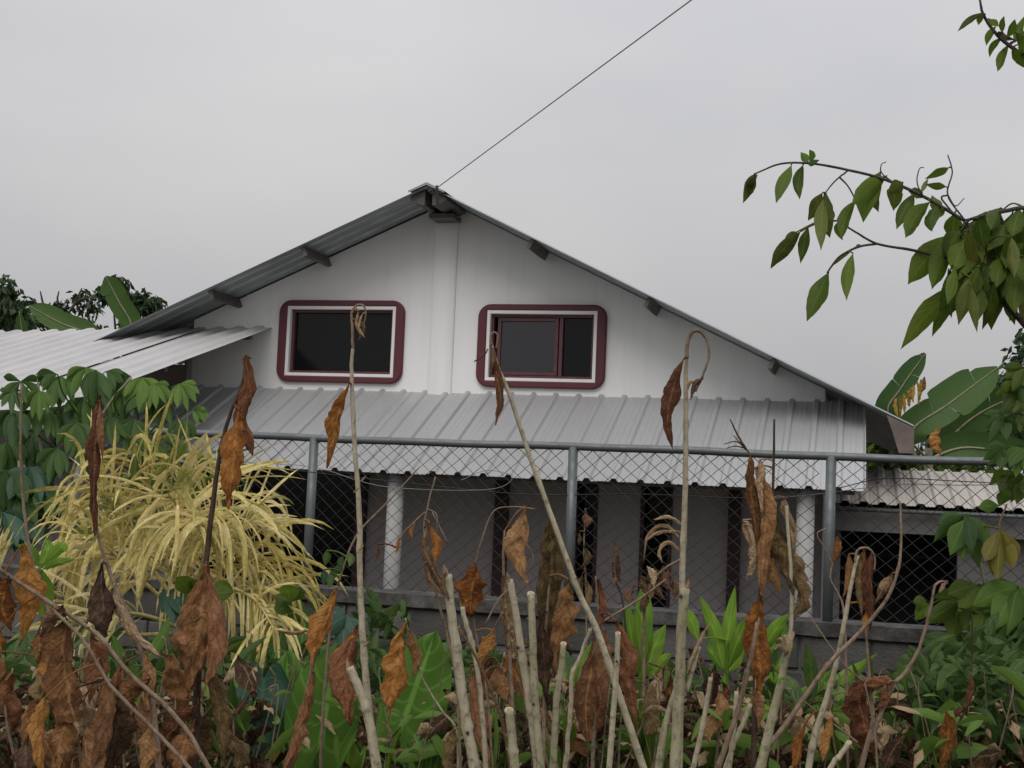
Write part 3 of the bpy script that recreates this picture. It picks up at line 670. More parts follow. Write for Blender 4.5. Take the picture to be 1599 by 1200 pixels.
# ================================================================ background trees
def leaf_cloud(mb, centre, rad, n, size, rnd, droop=0.5, flat=(1, 1, 1)):
    for _ in range(n):
        v = Vector((rnd.gauss(0, 1), rnd.gauss(0, 1), rnd.gauss(0, 1))).normalized()*(rnd.random()**0.4)
        p = centre + Vector((v.x*rad*flat[0], v.y*rad*flat[1], v.z*rad*flat[2]))
        dr = Vector((rnd.uniform(-1, 1), rnd.uniform(-1, 1), rnd.uniform(-1, 0.5)-droop)).normalized(); s = size*rnd.uniform(0.6, 1.35)
        sd = dr.cross(Vector((rnd.uniform(-1, 1), rnd.uniform(-1, 1), rnd.uniform(-1, 1)))).normalized(); up = sd.cross(dr)
        a, b = p, p+dr*s; m = p+dr*s*0.45; w_ = s*0.24
        mb.add([a, m+sd*w_+up*w_*0.35, b, m-sd*w_+up*w_*0.35, m], [(0, 1, 4), (1, 2, 4), (2, 3, 4), (3, 0, 4)], [(0, .5), (.45, 1), (1, .5), (.45, 0), (.45, .5)])
def tree(name, label, d, base_px, lobes, size, n, seed, mat='crown', twigs=()):
    rnd = random.Random(seed); b = at(base_px, 745, d); e = empty(name, (b.x, b.y, -0.72)); tag(e, label, 'tree')
    top = at(lobes[0][0], lobes[0][1], d); t = MB(); base = Vector((b.x, b.y, -0.75)); fork = base.lerp(Vector((top.x, top.y, top.z)), 0.45)
    t.tube(spline([base, base.lerp(fork, .5)+Vector((.08, 0, 0)), fork], 5), [0.15-0.05*i/10 for i in range(11)], 9, wob=0.2)
    t.build('trunk', MT['bark'], e, smooth=True)
    cr = MB()
    for lx, ly, lr in lobes:
        c = at(lx, ly, d + rnd.uniform(-1, 1)); r = lr*d/FPX
        lim = MB(); mid = fork.lerp(c, 0.5)+Vector((rnd.uniform(-.2, .2), 0, 0.1)); q = spline([fork, mid, c], 5)
        lim.tube(q, [0.07*(1-i/12) for i in range(len(q))], 6, wob=0.2); lim.build('limb', MT['bark'], e, smooth=True)
        for k in range(7):
            s = c + Vector((rnd.uniform(-.6, .6)*r, rnd.uniform(-.8, .8)*r, rnd.uniform(-.5, .6)*r))
            leaf_cloud(cr, s, r*0.48, int(n*lr/7), size, rnd)
    cr.build('crown', MT[mat], e)
    for pp in twigs: stem(e, pp, d, 5, 2, 'bark', 'twig', 5)
tree('tree', 'dense small-leaved tree at far left edge behind the white carport roof', 27, 10, [(10, 470, 42), (-30, 460, 60), (20, 520, 55), (-40, 540, 70)], 0.22, 7, 3)
tree('tree', 'sparse tree with bare twigs between the two left banana leaves', 29, 110, [(95, 500, 34), (140, 470, 26), (60, 505, 40), (120, 530, 45)], 0.19, 6, 4, twigs=[[(95, 520), (110, 485), (128, 450)], [(75, 510), (66, 470), (63, 455)], [(100, 495), (90, 470), (92, 455)], [(110, 485), (122, 470), (140, 465)]])
tree('tree', 'bushy tree right of the upright left banana leaf behind the roof edge', 28, 215, [(215, 480, 34), (175, 452, 24), (240, 478, 22), (200, 520, 50), (150, 520, 40)], 0.21, 7, 5)
tree('tree', 'dark tree peeking between banana leaves beyond the right end of the roof', 30, 1480, [(1470, 690, 40), (1530, 690, 40), (1440, 720, 45), (1590, 640, 55), (1560, 600, 14), (1500, 740, 60)], 0.22, 7, 6)
tree('tree', 'dark tree at right edge behind the hanging green leaflets', 26, 1620, [(1600, 600, 34), (1640, 560, 60), (1600, 680, 60), (1660, 660, 80)], 0.22, 7, 8)

tree('tree', 'low green bush filling the gap under the right end of the main roof', 24.5, 1390, [(1390, 715, 34), (1420, 730, 36), (1360, 735, 36), (1364, 692, 26), (1392, 690, 24), (1450, 745, 40), (1520, 745, 44)], 0.24, 8, 9, mat='leaf')
# ---------------------------------------------------------------- banana plants
def banana_leaf(parent, pp, wpx, d, mat='banana', twist=0.0, fold=0.3, tear=0.22):
    """blade built as strips between tears, each strip drooping a little differently from its neighbour"""
    mid = spline(px_path(pp, d), 8); dm = d[0] if isinstance(d, (list, tuple)) else d; mb = MB(); W = wpx*dm/FPX*.5; pf = PROF['band']
    for sg in (-1, 1):
        t = 0.16
        while t < 1:
            t1 = min(1.0, t+RL.choice([.14, .3, .4, .5])); k = max(2, int((t1-t)*30)); fo = fold+RL.uniform(-.35, .35)*tear; vs, uv = [], []; wv = RL.uniform(.78, 1.08)
            for i in range(k+1):
                tt = t+(t1-t)*i/k; p = lerpl(mid, tt); tg = (lerpl(mid, min(1, tt+.04))-lerpl(mid, max(0, tt-.04))).normalized(); v = (p-CAM).normalized(); sd = tg.cross(v).normalized(); nm = sd.cross(tg)
                a2 = twist; sd, nm = sd*math.cos(a2)+nm*math.sin(a2), nm*math.cos(a2)-sd*math.sin(a2)
                wd = W*lerpl(pf, tt)*wv*(1-0.07*(i in (0, k)))
                for j in range(5):
                    q = j/4; an = fo*(0.4+q); sl = (0.012 if i == 0 else -0.012 if i == k else 0)*q*tear
                    vs.append(p + sd*(sg*wd*q*math.cos(an)) - nm*(wd*q*math.sin(an)) + tg*(wd*q*.25+sl*W*3)); uv.append((tt, .5+.5*sg*q))
            mb.add(vs, [(i*5+j, i*5+j+1, i*5+j+6, i*5+j+5) for i in range(k) for j in range(4)], uv); t = t1
    r = MB(); r.tube([p + Vector((0, -0.01, 0)) for p in mid], [0.024*(1-0.8*i/len(mid)) for i in range(len(mid))], 6)
    lf = mb.build('leaf', MT[mat], parent, smooth=True); r.build('midrib', MT['stalk_green'], lf, smooth=True)
    return lf
def pseudostem(e, x, y, d):
    t = at(x, y, d); mb = MB(); b = Vector((t.x, t.y, -0.75)); mb.tube([b, b.lerp(t, .5)+Vector((.03, 0, 0)), t], [0.13, 0.10, 0.06], 12, wob=.1); mb.build('pseudostem', MT['stalk_green'], e, smooth=True)
e = plant('banana_plant', 'banana plant with three bright leaves rising behind the white carport roof', 'banana plant', 150, 745, 23)
pseudostem(e, 165, 560, 23)
banana_leaf(e, [(165, 560), (205, 515), (185, 470), (165, 432)], 40, [23, 22.8], twist=0.35, fold=0.15)
banana_leaf(e, [(165, 560), (135, 522), (95, 505), (45, 478)], 40, [23, 22.6], twist=-0.5, fold=0.2)
banana_leaf(e, [(165, 560), (90, 545), (42, 530), (30, 486)], 22, [23, 22.7], twist=0.2)
e = plant('banana_plant', 'banana plant with broad dark leaves and a yellow dying edge beyond the right eave', 'banana plant', 1440, 745, 21)
pseudostem(e, 1450, 700, 21)
banana_leaf(e, [(1450, 720), (1388, 650), (1408, 605), (1445, 552)], 48, [21, 20.4], twist=0.4, fold=0.12)
banana_leaf(e, [(1430, 720), (1425, 672), (1480, 632), (1558, 574)], 66, [20.6, 20.2], twist=0.25, fold=0.15)
banana_leaf(e, [(1450, 730), (1500, 668), (1560, 630), (1640, 606)], 58, [21.4, 21.0], twist=-0.4, fold=0.2)
banana_leaf(e, [(1445, 720), (1500, 700), (1560, 705), (1620, 720)], 60, [20.4, 20.0], twist=0.1, fold=0.2)
for k in range(9):
    x = 1400+k*5.4; y = 622-k*4.2
    leaf(e, [(x, y), (x+RL.uniform(-3, 3), y+14), (x+RL.uniform(-5, 5), y+RL.uniform(24, 38))], 8, 20.1, 'banana_dead', 'strap', 'dry', 'torn_strip')
leaf(e, [(1468, 668), (1462, 690), (1470, 712)], 24, 19.8, 'dry_orange', 'dry', 'dry', 'dead_leaf')

# ================================================================ tree leaning in from the right edge
tr = plant('broadleaf_tree', 'broadleaf tree reaching in from the right edge with drooping compound leaves', 'tree', 1720, 745, 5.6)
b = WO[tr.name]; mb = MB(); top = at(1700, -60, 5.6)
q = spline([Vector((b.x, b.y, -0.03)), Vector((b.x+.06, b.y, 1.2)), at(1690, 560, 5.6), at(1705, 200, 5.6), top], 6)
mb.tube(q, [0.075-0.045*i/len(q) for i in range(len(q))], 10, wob=.15); mb.build('trunk', MT['bark'], tr, smooth=True)
for pp, w0, w1 in (([(1690, 600), (1640, 545), (1599, 505), (1556, 450), (1535, 385), (1507, 345)], 15, 6), ([(1507, 345), (1440, 306), (1380, 280), (1325, 266), (1270, 256), (1220, 256), (1178, 272)], 6, 2.5),
                   ([(1325, 266), (1305, 282), (1288, 302)], 3, 2), ([(1535, 395), (1480, 402), (1420, 390), (1370, 381), (1335, 362), (1308, 345)], 6, 2.5),
                   ([(1370, 381), (1340, 386), (1310, 402), (1292, 426)], 4, 3), ([(1507, 345), (1560, 332), (1620, 330), (1695, 400)], 5, 9), ([(1507, 345), (1480, 305), (1487, 270), (1480, 242)], 3, 2),
                   ([(1480, 305), (1470, 310), (1490, 335)], 3, 3), ([(1556, 450), (1575, 440), (1590, 470)], 4, 3),
                   ([(1705, 190), (1650, 130), (1599, 88), (1562, 60), (1538, 28), (1530, 0), (1527, -30)], 9, 2.5), ([(1575, 72), (1590, 60), (1610, 40)], 3, 2),
                   ([(1535, 385), (1542, 430), (1530, 470)], 4, 2), ([(1560, 332), (1578, 380), (1572, 430)], 4, 2), ([(1600, 335), (1602, 400), (1592, 450)], 4, 2), ([(1507, 345), (1496, 380), (1482, 432)], 4, 2), ([(1535, 395), (1512, 425), (1505, 445)], 4, 2)):
    stem(tr, pp, 5.5, w0, w1, 'bark', 'branch', 7)
TL = [  # base, tip, width, material
 ((1180,272),(1160,318),24,'leaf_yell'),((1182,275),(1170,300),14,'leaf_yell'),((1236,258),(1212,318),25,'leaf'),((1254,258),(1249,312),21,'leaf'),((1262,254),(1250,238),16,'cassava_light'),((1262,254),(1280,250),12,'cassava_light'),((1264,254),(1264,234),12,'cassava_light'),
 ((1290,302),(1296,372),36,'leaf_yell'),((1284,302),(1262,345),26,'leaf_yell'),((1286,310),(1282,392),26,'leaf_yell'),((1250,362),(1203,420),28,'leaf_yell'),((1262,355),(1250,412),22,'leaf'),((1245,362),(1222,385),18,'leaf_yellow'),
 ((1310,345),(1316,376),16,'leaf'),((1336,312),(1314,374),26,'leaf'),((1375,268),(1348,348),42,'leaf'),((1385,275),(1330,320),36,'leaf'),((1372,272),(1372,332),34,'leaf_yell'),((1395,290),(1395,330),30,'leaf_yell'),((1410,285),(1385,302),30,'leaf_yell'),
 ((1428,302),(1400,358),27,'leaf'),((1420,300),(1440,310),22,'leaf'),((1452,316),(1414,372),36,'leaf'),((1462,320),(1455,362),28,'leaf'),((1475,325),(1448,350),26,'leaf'),((1470,330),(1455,305),22,'leaf_yell'),((1482,262),(1444,280),17,'leaf'),((1478,292),(1444,288),15,'leaf'),((1440,300),(1450,278),10,'leaf'),
 ((1294,426),(1260,502),34,'leaf'),((1332,396),(1322,470),24,'leaf'),((1338,384),(1296,418),9,'leaf'),
 ((1486,366),(1417,445),48,'leaf'),((1500,366),(1455,452),44,'leaf'),((1500,360),(1478,400),40,'leaf'),((1508,372),(1488,425),46,'leaf'),
 ((1506,440),(1406,546),42,'leaf'),((1492,455),(1455,527),26,'leaf'),((1510,430),(1480,480),34,'leaf'),
 ((1530,360),(1520,430),38,'leaf'),((1545,345),(1535,420),36,'leaf'),((1540,400),(1505,480),44,'leaf'),((1552,390),(1528,490),46,'leaf'),((1560,335),(1575,415),42,'leaf'),((1580,335),(1560,440),44,'leaf'),((1590,345),(1600,440),44,'leaf'),((1575,400),(1556,450),36,'leaf'),((1600,420),(1585,490),36,'leaf'),((1598,330),(1620,400),44,'leaf'),
 ((1545,330),(1525,375),30,'leaf'),((1562,325),(1545,360),32,'leaf'),((1590,325),(1580,370),34,'leaf'),((1566,462),(1548,516),30,'leaf'),((1510,355),(1530,390),40,'leaf'),((1600,380),(1570,420),40,'leaf'),((1520,345),(1500,395),34,'leaf'),
 ((1534,20),(1495,50),12,'leaf'),((1538,22),(1528,40),14,'leaf'),((1545,30),(1560,42),16,'leaf'),((1555,42),(1540,72),14,'leaf'),((1565,58),(1545,90),13,'leaf'),((1575,70),(1558,112),19,'leaf'),((1580,75),(1606,110),20,'leaf'),((1572,60),(1585,30),16,'leaf'),((1585,66),(1600,25),18,'leaf'),((1565,52),(1568,25),12,'leaf'),((1590,70),(1599,48),24,'dry_dark'),((1560,50),(1585,62),14,'dry_dark'),((1598,85),(1585,50),18,'leaf'),((1600,90),(1600,60),22,'leaf')]
for (bx, by), (tx, ty), wd, mt in TL:
    mx_, my_ = (bx+tx)/2 + RL.uniform(-4, 4) - (ty-by)*0.06, (by+ty)/2 + RL.uniform(-3, 3)
    dd = 5.5 + RL.uniform(-0.22, 0.22); leaf(tr, [(bx, by), (mx_, my_), (tx, ty)], wd*.86, [5.5+RL.uniform(-.05, .05), dd], mt, 'ovate', twist=RL.uniform(-0.5, 0.5))
for k in range(52):
    bx, by = RL.uniform(1480, 1625), RL.uniform(325, 450); l = RL.uniform(38, 75); sx_ = RL.uniform(-.7, .25)
    dd = 5.5+RL.uniform(-.3, .35); leaf(tr, [(bx, by), (bx+sx_*l*.4, by+l*.5), (bx+sx_*l, by+l)], RL.uniform(18, 32), [dd, dd+RL.uniform(-.1, .1)], RL.choice(['leaf', 'leaf', 'leaf', 'leaf_yell']), 'ovate', twist=RL.uniform(-.6, .6))
for pp in ([(1400, 288), (1378, 272), (1376, 258), (1384, 253)], [(1440, 306), (1432, 284), (1436, 264), (1443, 262)], [(1480, 305), (1492, 322), (1506, 310)]):
    stem(tr, pp, 5.5, 2.5, 1.5, 'bark', 'twig', 5)

for bp in ([(1700, 120), (1760, 40), (1850, -20)], [(1692, 420), (1780, 340), (1880, 300)], [(1705, 220), (1790, 160), (1900, 150)], [(1700, -40), (1690, -140), (1650, -220)], [(1700, -50), (1760, -150), (1800, -240)]):
    stem(tr, bp, 5.6, 9, 3, 'bark', 'branch', 7)
    for k in range(14):
        q = lerpl([Vector((a_, b_, 0)) for a_, b_ in bp], RL.uniform(.35, 1)); l = RL.uniform(40, 75); sx_ = RL.uniform(-.6, .6)
        leaf(tr, [(q.x, q.y+4), (q.x+sx_*l*.4, q.y+l*.5), (q.x+sx_*l, q.y+l)], RL.uniform(20, 32), [5.6, 5.6+RL.uniform(-.3, .3)], 'leaf', 'ovate', twist=RL.uniform(-.6, .6))
# ================================================================ saplings at the right, in front of the wall
def fan(parent, cx, cy, d, n, ln, wd, a0, a1, mat, prof='ovate', petiole=None, droop=0.2):
    """compound leaf: leaflets radiating from one point; angles in degrees, 0 right, 90 down in the photograph"""
    for i in range(n):
        an = math.radians(a0+(a1-a0)*i/max(1, n-1) + RL.uniform(-6, 6)); l = ln*RL.uniform(0.85, 1.12)*(1-0.18*abs(2*i/max(1, n-1)-1))
        tx, ty = cx+math.cos(an)*l, cy+math.sin(an)*l + droop*l*0.35
        leaf(parent, [(cx, cy), (cx+math.cos(an)*l*.5, cy+math.sin(an)*l*.5-droop*l*0.12), (tx, ty)], wd*RL.uniform(.9, 1.1), [d+RL.uniform(-.05, .05), d-0.14*abs(math.sin(an))+RL.uniform(-.1, .1)], mat, prof, twist=RL.uniform(-.4, .4), attach=(i == 0))
sp = plant('sapling', 'green sapling with fans of leaflets and one yellow leaf beside the outbuilding wall', 'sapling', 1545, 745, 6.9)
stem(sp, [(1510, 806), (1535, 900), (1550, 1000), (1560, 1200)], 6.9, 4, 9, 'stalk_green', 'stem', 7, ground=True)
stem(sp, [(1572, 787), (1562, 815), (1560, 830)], 6.9, 3, 3, 'stalk_brown', 'petiole', 6)
stem(sp, [(1548, 990), (1570, 930), (1585, 918)], 6.9, 4, 3, 'stalk_green', 'petiole', 6)
stem(sp, [(1540, 960), (1530, 925), (1528, 915)], 6.9, 4, 3, 'stalk_green', 'petiole', 6)
fan(sp, 1505, 806, 6.85, 5, 62, 28, 55, 165, 'cassava'); fan(sp, 1508, 812, 6.8, 4, 75, 32, 45, 120, 'cassava_light'); fan(sp, 1510, 806, 6.75, 2, 60, 24, 60, 85, 'cassava')
fan(sp, 1562, 826, 6.7, 5, 72, 24, 60, 120, 'leaf_yellow', 'obov', droop=.1)
fan(sp, 1530, 914, 6.8, 5, 62, 34, 20, 170, 'leaf'); fan(sp, 1590, 916, 6.6, 6, 85, 40, 60, 165, 'cassava_light'); fan(sp, 1540, 950, 6.7, 4, 60, 34, 70, 170, 'leaf'); fan(sp, 1500, 940, 6.9, 4, 60, 32, 70, 190, 'leaf')
fan(sp, 1450, 945, 7.0, 3, 34, 22, 70, 200, 'leaf'); fan(sp, 1600, 985, 6.6, 5, 80, 40, 70, 180, 'leaf')
sp2 = plant('sapling', 'leafy sapling crowding the right edge level with the fence rail', 'sapling', 1625, 745, 6.4)
stem(sp2, [(1600, 560), (1610, 700), (1618, 900), (1625, 1200)], 6.4, 5, 12, 'stalk_brown', 'stem', 7, ground=True)
for cx, cy, a0, a1, n, mt in ((1600, 575, 90, 185, 4, 'leaf'), (1585, 600, 60, 130, 3, 'cassava'), (1570, 652, 60, 190, 5, 'cassava'), (1600, 640, 80, 180, 5, 'leaf'), (1570, 700, 80, 185, 5, 'cassava_light'), (1598, 700, 60, 150, 5, 'cassava_light'), (1575, 735, 50, 140, 4, 'leaf'), (1600, 745, 80, 170, 5, 'leaf'), (1590, 610, 100, 200, 4, 'leaf'), (1560, 790, 180, 300, 2, 'cassava_light')):
    fan(sp2, cx, cy, 6.35+RL.uniform(-.15, .15), n, 42, 20, a0, a1, mt)
sp3 = plant('sapling', 'dark leafy sapling low in the right corner among vines', 'sapling', 1580, 745, 6.2)
stem(sp3, [(1560, 1010), (1575, 1080), (1580, 1200)], 6.2, 4, 8, 'stalk_green', 'stem', 7, ground=True)
for cx, cy, a0, a1, n, mt in ((1580, 1020, 60, 190, 5, 'leaf'), (1550, 1040, 60, 190, 5, 'leaf'), (1600, 1080, 70, 190, 5, 'leaf'), (1540, 1100, 50, 170, 5, 'leaf'), (1590, 1160, 160, 260, 3, 'cassava_light')):
    fan(sp3, cx, cy, 6.2+RL.uniform(-.2, .2), n, 58, 30, a0, a1, mt)
vb = plant('broad_leaf_vine', 'climbing vine with heart leaves low before the block wall at right', 'vine', 1470, 745, 6.6)
stem(vb, [(1565, 1000), (1500, 1065), (1440, 1125), (1380, 1175), (1350, 1230)], 6.6, 4, 5, 'stalk_brown', 'stem', 7, ground=True)
for pp, wd in (([(1480, 1075), (1460, 1120), (1462, 1175)], 46), ([(1490, 1065), (1505, 1090), (1490, 1120)], 34), ([(1455, 1075), (1445, 1100), (1425, 1118)], 26), ([(1455, 1120), (1450, 1150), (1455, 1190)], 44), ([(1515, 1060), (1535, 1085), (1530, 1120)], 30), ([(1440, 1130), (1430, 1150), (1440, 1185)], 24)):
    leaf(vb, pp, wd, 6.6, 'cassava', 'ovate')

# ================================================================ palmate shrub at the left
cs = plant('palmate_shrub', 'green shrub with drooping palmate leaves in front of the white carport roof', 'shrub', 120, 745, 7.2)
for pp, w0, w1 in (([(205, 590), (165, 640), (120, 720), (95, 850), (90, 1200)], 4, 9), ([(60, 590), (62, 680), (75, 800), (88, 1000), (92, 1200)], 4, 8)):
    stem(cs, pp, 7.2, w0, w1, 'stalk_green', 'stem', 7, ground=True)
def palmate(parent, cx, cy, d, ln, wd, n, a0, a1, mat):
    """one palmate leaf: leaflets joined at the petiole, one mesh"""
    mb = MB()
    for i in range(n):
        an = math.radians(a0+(a1-a0)*i/(n-1)+RL.uniform(-7, 7)); l = ln*RL.uniform(.85, 1.1)*(1-0.2*abs(2*i/(n-1)-1))
        d1 = d-0.10*abs(math.sin(an))+RL.uniform(-.06, .06)
        pp = [at(cx, cy, d), at(cx+math.cos(an)*l*.5, cy+math.sin(an)*l*.42, (d+d1)/2), at(cx+math.cos(an)*l*.92, cy+math.sin(an)*l+l*0.18, d1)]
        blade(mb, spline(pp, 5), wd*RL.uniform(.9, 1.12)*d/FPX, 'obov', twist=RL.uniform(-.45, .45), fold=RL.uniform(.1, .35), crump=.06, nu=9, nv=2)
    return mb.build('leaf', MT[mat], parent, smooth=True)
CL = [(32,596,48,-20,200,'cassava'),(20,612,36,30,200,'cassava'),(90,585,44,150,200,'cassava'),(96,588,50,60,150,'cassava'),(135,574,52,40,170,'cassava_light'),(150,578,62,60,130,'cassava'),(165,580,38,0,60,'cassava'),(205,588,46,120,200,'cassava'),
 (222,590,50,20,150,'cassava_light'),(240,600,42,0,130,'cassava_light'),(190,606,56,50,150,'cassava'),(250,618,52,50,150,'cassava'),(280,600,44,-5,120,'cassava_light'),(300,640,34,-10,60,'cassava_light'),(285,655,40,40,140,'cassava'),(210,655,58,50,150,'cassava'),(170,650,55,40,140,'cassava'),
 (95,635,58,50,150,'cassava'),(70,640,50,50,150,'cassava'),(20,640,58,40,150,'cassava'),(120,660,60,40,140,'cassava'),(50,680,60,50,160,'cassava'),(10,690,60,30,130,'cassava'),(150,690,55,50,140,'cassava'),(235,690,50,50,140,'cassava_light'),(90,700,58,60,150,'cassava'),(255,560+130,46,20,120,'cassava'),(130,620,50,30,150,'cassava'),(60,610,44,40,150,'cassava_light')]
for cx, cy, l, a0, a1, mt in CL:
    d = 7.2+RL.uniform(-.25, .2); palmate(cs, cx, cy, d, l*.92, l*.27, 6, a0, a1, mt)
    stem(cs, [(cx, cy), ((cx*2+110)/3+RL.uniform(-8, 8), cy+28), ((cx+150)/2, cy+60)], [d, 7.25], 2, 3, 'cassava_light', 'petiole', 5)
pp_ = plant('papaya_seedling', 'low bluish-green plant with lobed leaves left of the straw palm', 'plant', 30, 745, 7.0)
stem(pp_, [(30, 720), (40, 850), (45, 1000), (50, 1200)], 7.0, 5, 9, 'stalk_green', 'stem', 7, ground=True)
for cx, cy, l, a0, a1 in ((10,735,62,30,160),(45,730,62,20,150),(25,770,66,20,160),(60,780,55,10,140),(5,800,60,20,140),(40,815,50,20,160),(75,760,44,20,120)):
    palmate(pp_, cx, cy, 6.9+RL.uniform(-.15, .15), l, 22, 7, a0, a1, RL.choice(['cassava', 'cassava_light', 'taro_dark']))
hb = plant('weed', 'small bright green herb beside the big orange-brown leaf at left', 'weed', 60, 745, 5.0)
stem(hb, [(62, 885), (70, 960), (74, 1100), (76, 1200)], 5.0, 4, 7, 'cassava_light', 'stem', 6, ground=True)
for pp, wd in (([(62, 885), (45, 862), (26, 850)], 22), ([(64, 880), (50, 865), (38, 845)], 18), ([(66, 885), (95, 855), (105, 862)], 18), ([(66, 890), (90, 878), (118, 874)], 14), ([(66, 890), (68, 930), (66, 980)], 30), ([(60, 890), (75, 860), (72, 840)], 20)):
    leaf(hb, pp, wd, 5.0, 'ginger')

# ================================================================ straw-coloured palm
pm = plant('palm', 'dying palm with straw-yellow drooping fronds in front of the fence', 'palm', 285, 745, 6.4)
def frond(pp, d, ln, n, mat='palm_dry', t0=0.22, hang=0.8, wd=5.6):
    n = int(n*1.15)
    mid = spline(px_path(pp, d), 8); mb = MB()
    rr = [0.012*(1-0.75*i/len(mid)) for i in range(len(mid))]; mb.tube(mid, rr, 6)
    for i in range(n):
        for sgn in (-1, 1):
            t = t0+(1-t0)*(i+RL.random()*.7)/n; p = lerpl(mid, t); tg = (lerpl(mid, min(1, t+.05))-lerpl(mid, max(0, t-.05))).normalized()
            sd = tg.cross((p-CAM).normalized()).normalized()*sgn; l = ln*6.4/FPX*RL.uniform(.7, 1.12)*(0.6+0.9*math.sin(math.pi*min(1, t*.9)))*.85
            out_ = (tg*RL.uniform(.5, 1.0) + sd*RL.uniform(.5, 1.0) + Vector((0, RL.uniform(-.6, .5), RL.uniform(0, .5)))).normalized(); g = Vector((0, 0, -1)); h = hang*RL.choice([.3, .7, 1.2, 2.2, 3.0])
            q = [p]; dr = out_
            for s in range(6):
                dr = (dr + g*h*0.16*(1+s*.35)).normalized(); q.append(q[-1]+dr*l/6)
            blade(mb, q, wd*6.4/FPX*RL.choice([.5, .7, .9, 1.1, 1.5])*RL.uniform(.85, 1.15), 'strap', twist=RL.uniform(-.8, .8), fold=.35, nu=7, nv=1)
    return mb.build('frond', MT[mat], pm, smooth=True)
stem(pm, [(285, 930), (283, 1000), (280, 1100), (276, 1200)], 6.4, 26, 34, 'stalk_green', 'trunk', 12, ground=True)
F = [([(285,950),(262,850),(235,760),(200,700)],[6.4,6.3],120,15,'palm_dry',.3,1.0),([(280,950),(220,860),(170,780),(125,745)],[6.4,6.2],125,20,'palm_dry',.2,1.1),([(280,960),(215,900),(160,850),(110,840)],[6.4,6.1],105,18,'palm_dry',.25,1.0),
 ([(290,950),(300,850),(315,780),(345,735)],[6.4,6.5],130,18,'palm_dry',.2,.9),([(292,950),(330,860),(370,810),(400,800)],[6.4,6.5],120,16,'palm_dry',.2,.8),([(295,960),(340,890),(395,870),(450,920)],[6.4,6.1],135,22,'palm_dry',.3,1.4),
 ([(295,970),(345,920),(395,935),(430,985)],[6.4,5.9],115,18,'palm_dry',.25,1.2),([(285,955),(270,830),(275,760),(300,715)],[6.4,6.6],120,14,'palm_green',.3,.6),([(285,960),(250,880),(190,830),(140,810)],[6.4,6.6],140,18,'palm_dry',.2,.9),
 ([(288,960),(290,860),(280,800),(262,770)],[6.35,6.0],140,20,'palm_dry',.1,1.3),([(290,960),(320,870),(330,830),(325,800)],[6.35,6.05],140,20,'palm_dry',.1,1.5),([(280,980),(220,960),(160,960),(100,1000)],[6.4,5.9],110,16,'palm_dry',.3,1.0),([(280,990),(200,990),(140,970),(90,920)],[6.4,6.2],80,10,'palm_dry',.5,.5)]
for pp, d, l, n, mt, t0, hg in F: frond(pp, d, l, n, mt, t0, hg)
leaf(pm, [(208, 752), (212, 720), (206, 684)], 14, 6.3, 'palm_green', 'strap', name='spear_leaf'); leaf(pm, [(232, 750), (275, 712), (292, 690)], 12, 6.3, 'palm_green', 'strap', name='spear_leaf')
pl = plant('palm', 'tip of a second straw palm cut by the left photo edge', 'palm', -40, 745, 5.6)
stem(pl, [(-40, 960), (-38, 1040), (-36, 1200)], 5.6, 22, 26, 'stalk_green', 'trunk', 10, ground=True)
for k in range(12):
    x = -30+RL.uniform(-5, 10); leaf(pl, [(x, 960), (x+RL.uniform(0, 25), 890), (RL.uniform(-10, 28), RL.uniform(800, 850))], 6, 5.6, 'palm_dry', 'strap', name='leaflet')

# ================================================================ taro, ginger and other green plants
def heart(parent, base, tip, wpx, d, mat, name='leaf', twist=0.0, lobes=0.32):
    """arrow-heart blade: base = petiole joint, tip = point; two rounded lobes behind the joint"""
    B, Tp = at(*base, d), at(*tip, d-0.05); ax = Tp-B; L = ax.length; ax.normalize(); v = (B-CAM).normalized(); sd = ax.cross(v).normalized(); nm = sd.cross(ax)
    ct, st = math.cos(twist), math.sin(twist); sd, nm = sd*ct+nm*st, nm*ct-sd*st; W = wpx*d/FPX*0.5; mb = MB(); nu, nv = 16, 5; SEED[0] += 1; z0 = SEED[0]*2.3
    vs, uv = [], []
    for i in range(nu+1):
        t = i/nu
        for j in range(-nv, nv+1):
            s = j/nv; a = abs(s)
            wv = W*(math.sin(math.pi*(0.30+0.70*t))**0.8 if t < .999 else 0)*1.0
            back = -lobes*L*(1-t)**2*math.sin(math.pi*min(1, a*1.05))*1.1
            wave = 0.045*L*math.sin(t*13+z0)*a*a + 0.03*L*noise.noise(Vector((t*3, s*2, z0)))
            x = B + ax*(t*L + back) + sd*(s*wv) + nm*(0.20*W*a*a + wave - 0.10*L*t*t); vs.append(x); uv.append((t, .5+.5*s))
    m = 2*nv+1; mb.add(vs, [(i*m+j, i*m+j+1, (i+1)*m+j+1, (i+1)*m+j) for i in range(nu) for j in range(m-1)], uv)
    return mb.build(name, MT[mat], parent, smooth=True)
tp = plant('taro_plant', 'taro plant with tall upright light green leaf right of the curled brown leaves', 'taro plant', 605, 745, 5.0)
stem(tp, [(625, 1140), (608, 1185), (598, 1230)], 5.0, 9, 12, 'ginger', 'petiole', 8, ground=True)
heart(tp, (628, 1130), (684, 985), 112, 4.98, 'taro', twist=.25)
stem(tp, [(700, 1165), (640, 1160), (600, 1230)], 5.1, 5, 8, 'ginger', 'petiole', 7, ground=True)
leaf(tp, [(640, 1165), (680, 1150), (720, 1140)], 36, 5.2, 'leaf', 'ovate'); leaf(tp, [(650, 1180), (690, 1185), (735, 1175)], 30, 5.1, 'taro_dark', 'ovate')
tp = plant('taro_plant', 'taro plant with broad overlapping light green leaves left of the tall thin stalk', 'taro plant', 500, 745, 5.1)
stem(tp, [(500, 1150), (498, 1200), (495, 1240)], 5.1, 8, 11, 'ginger', 'petiole', 8, ground=True)
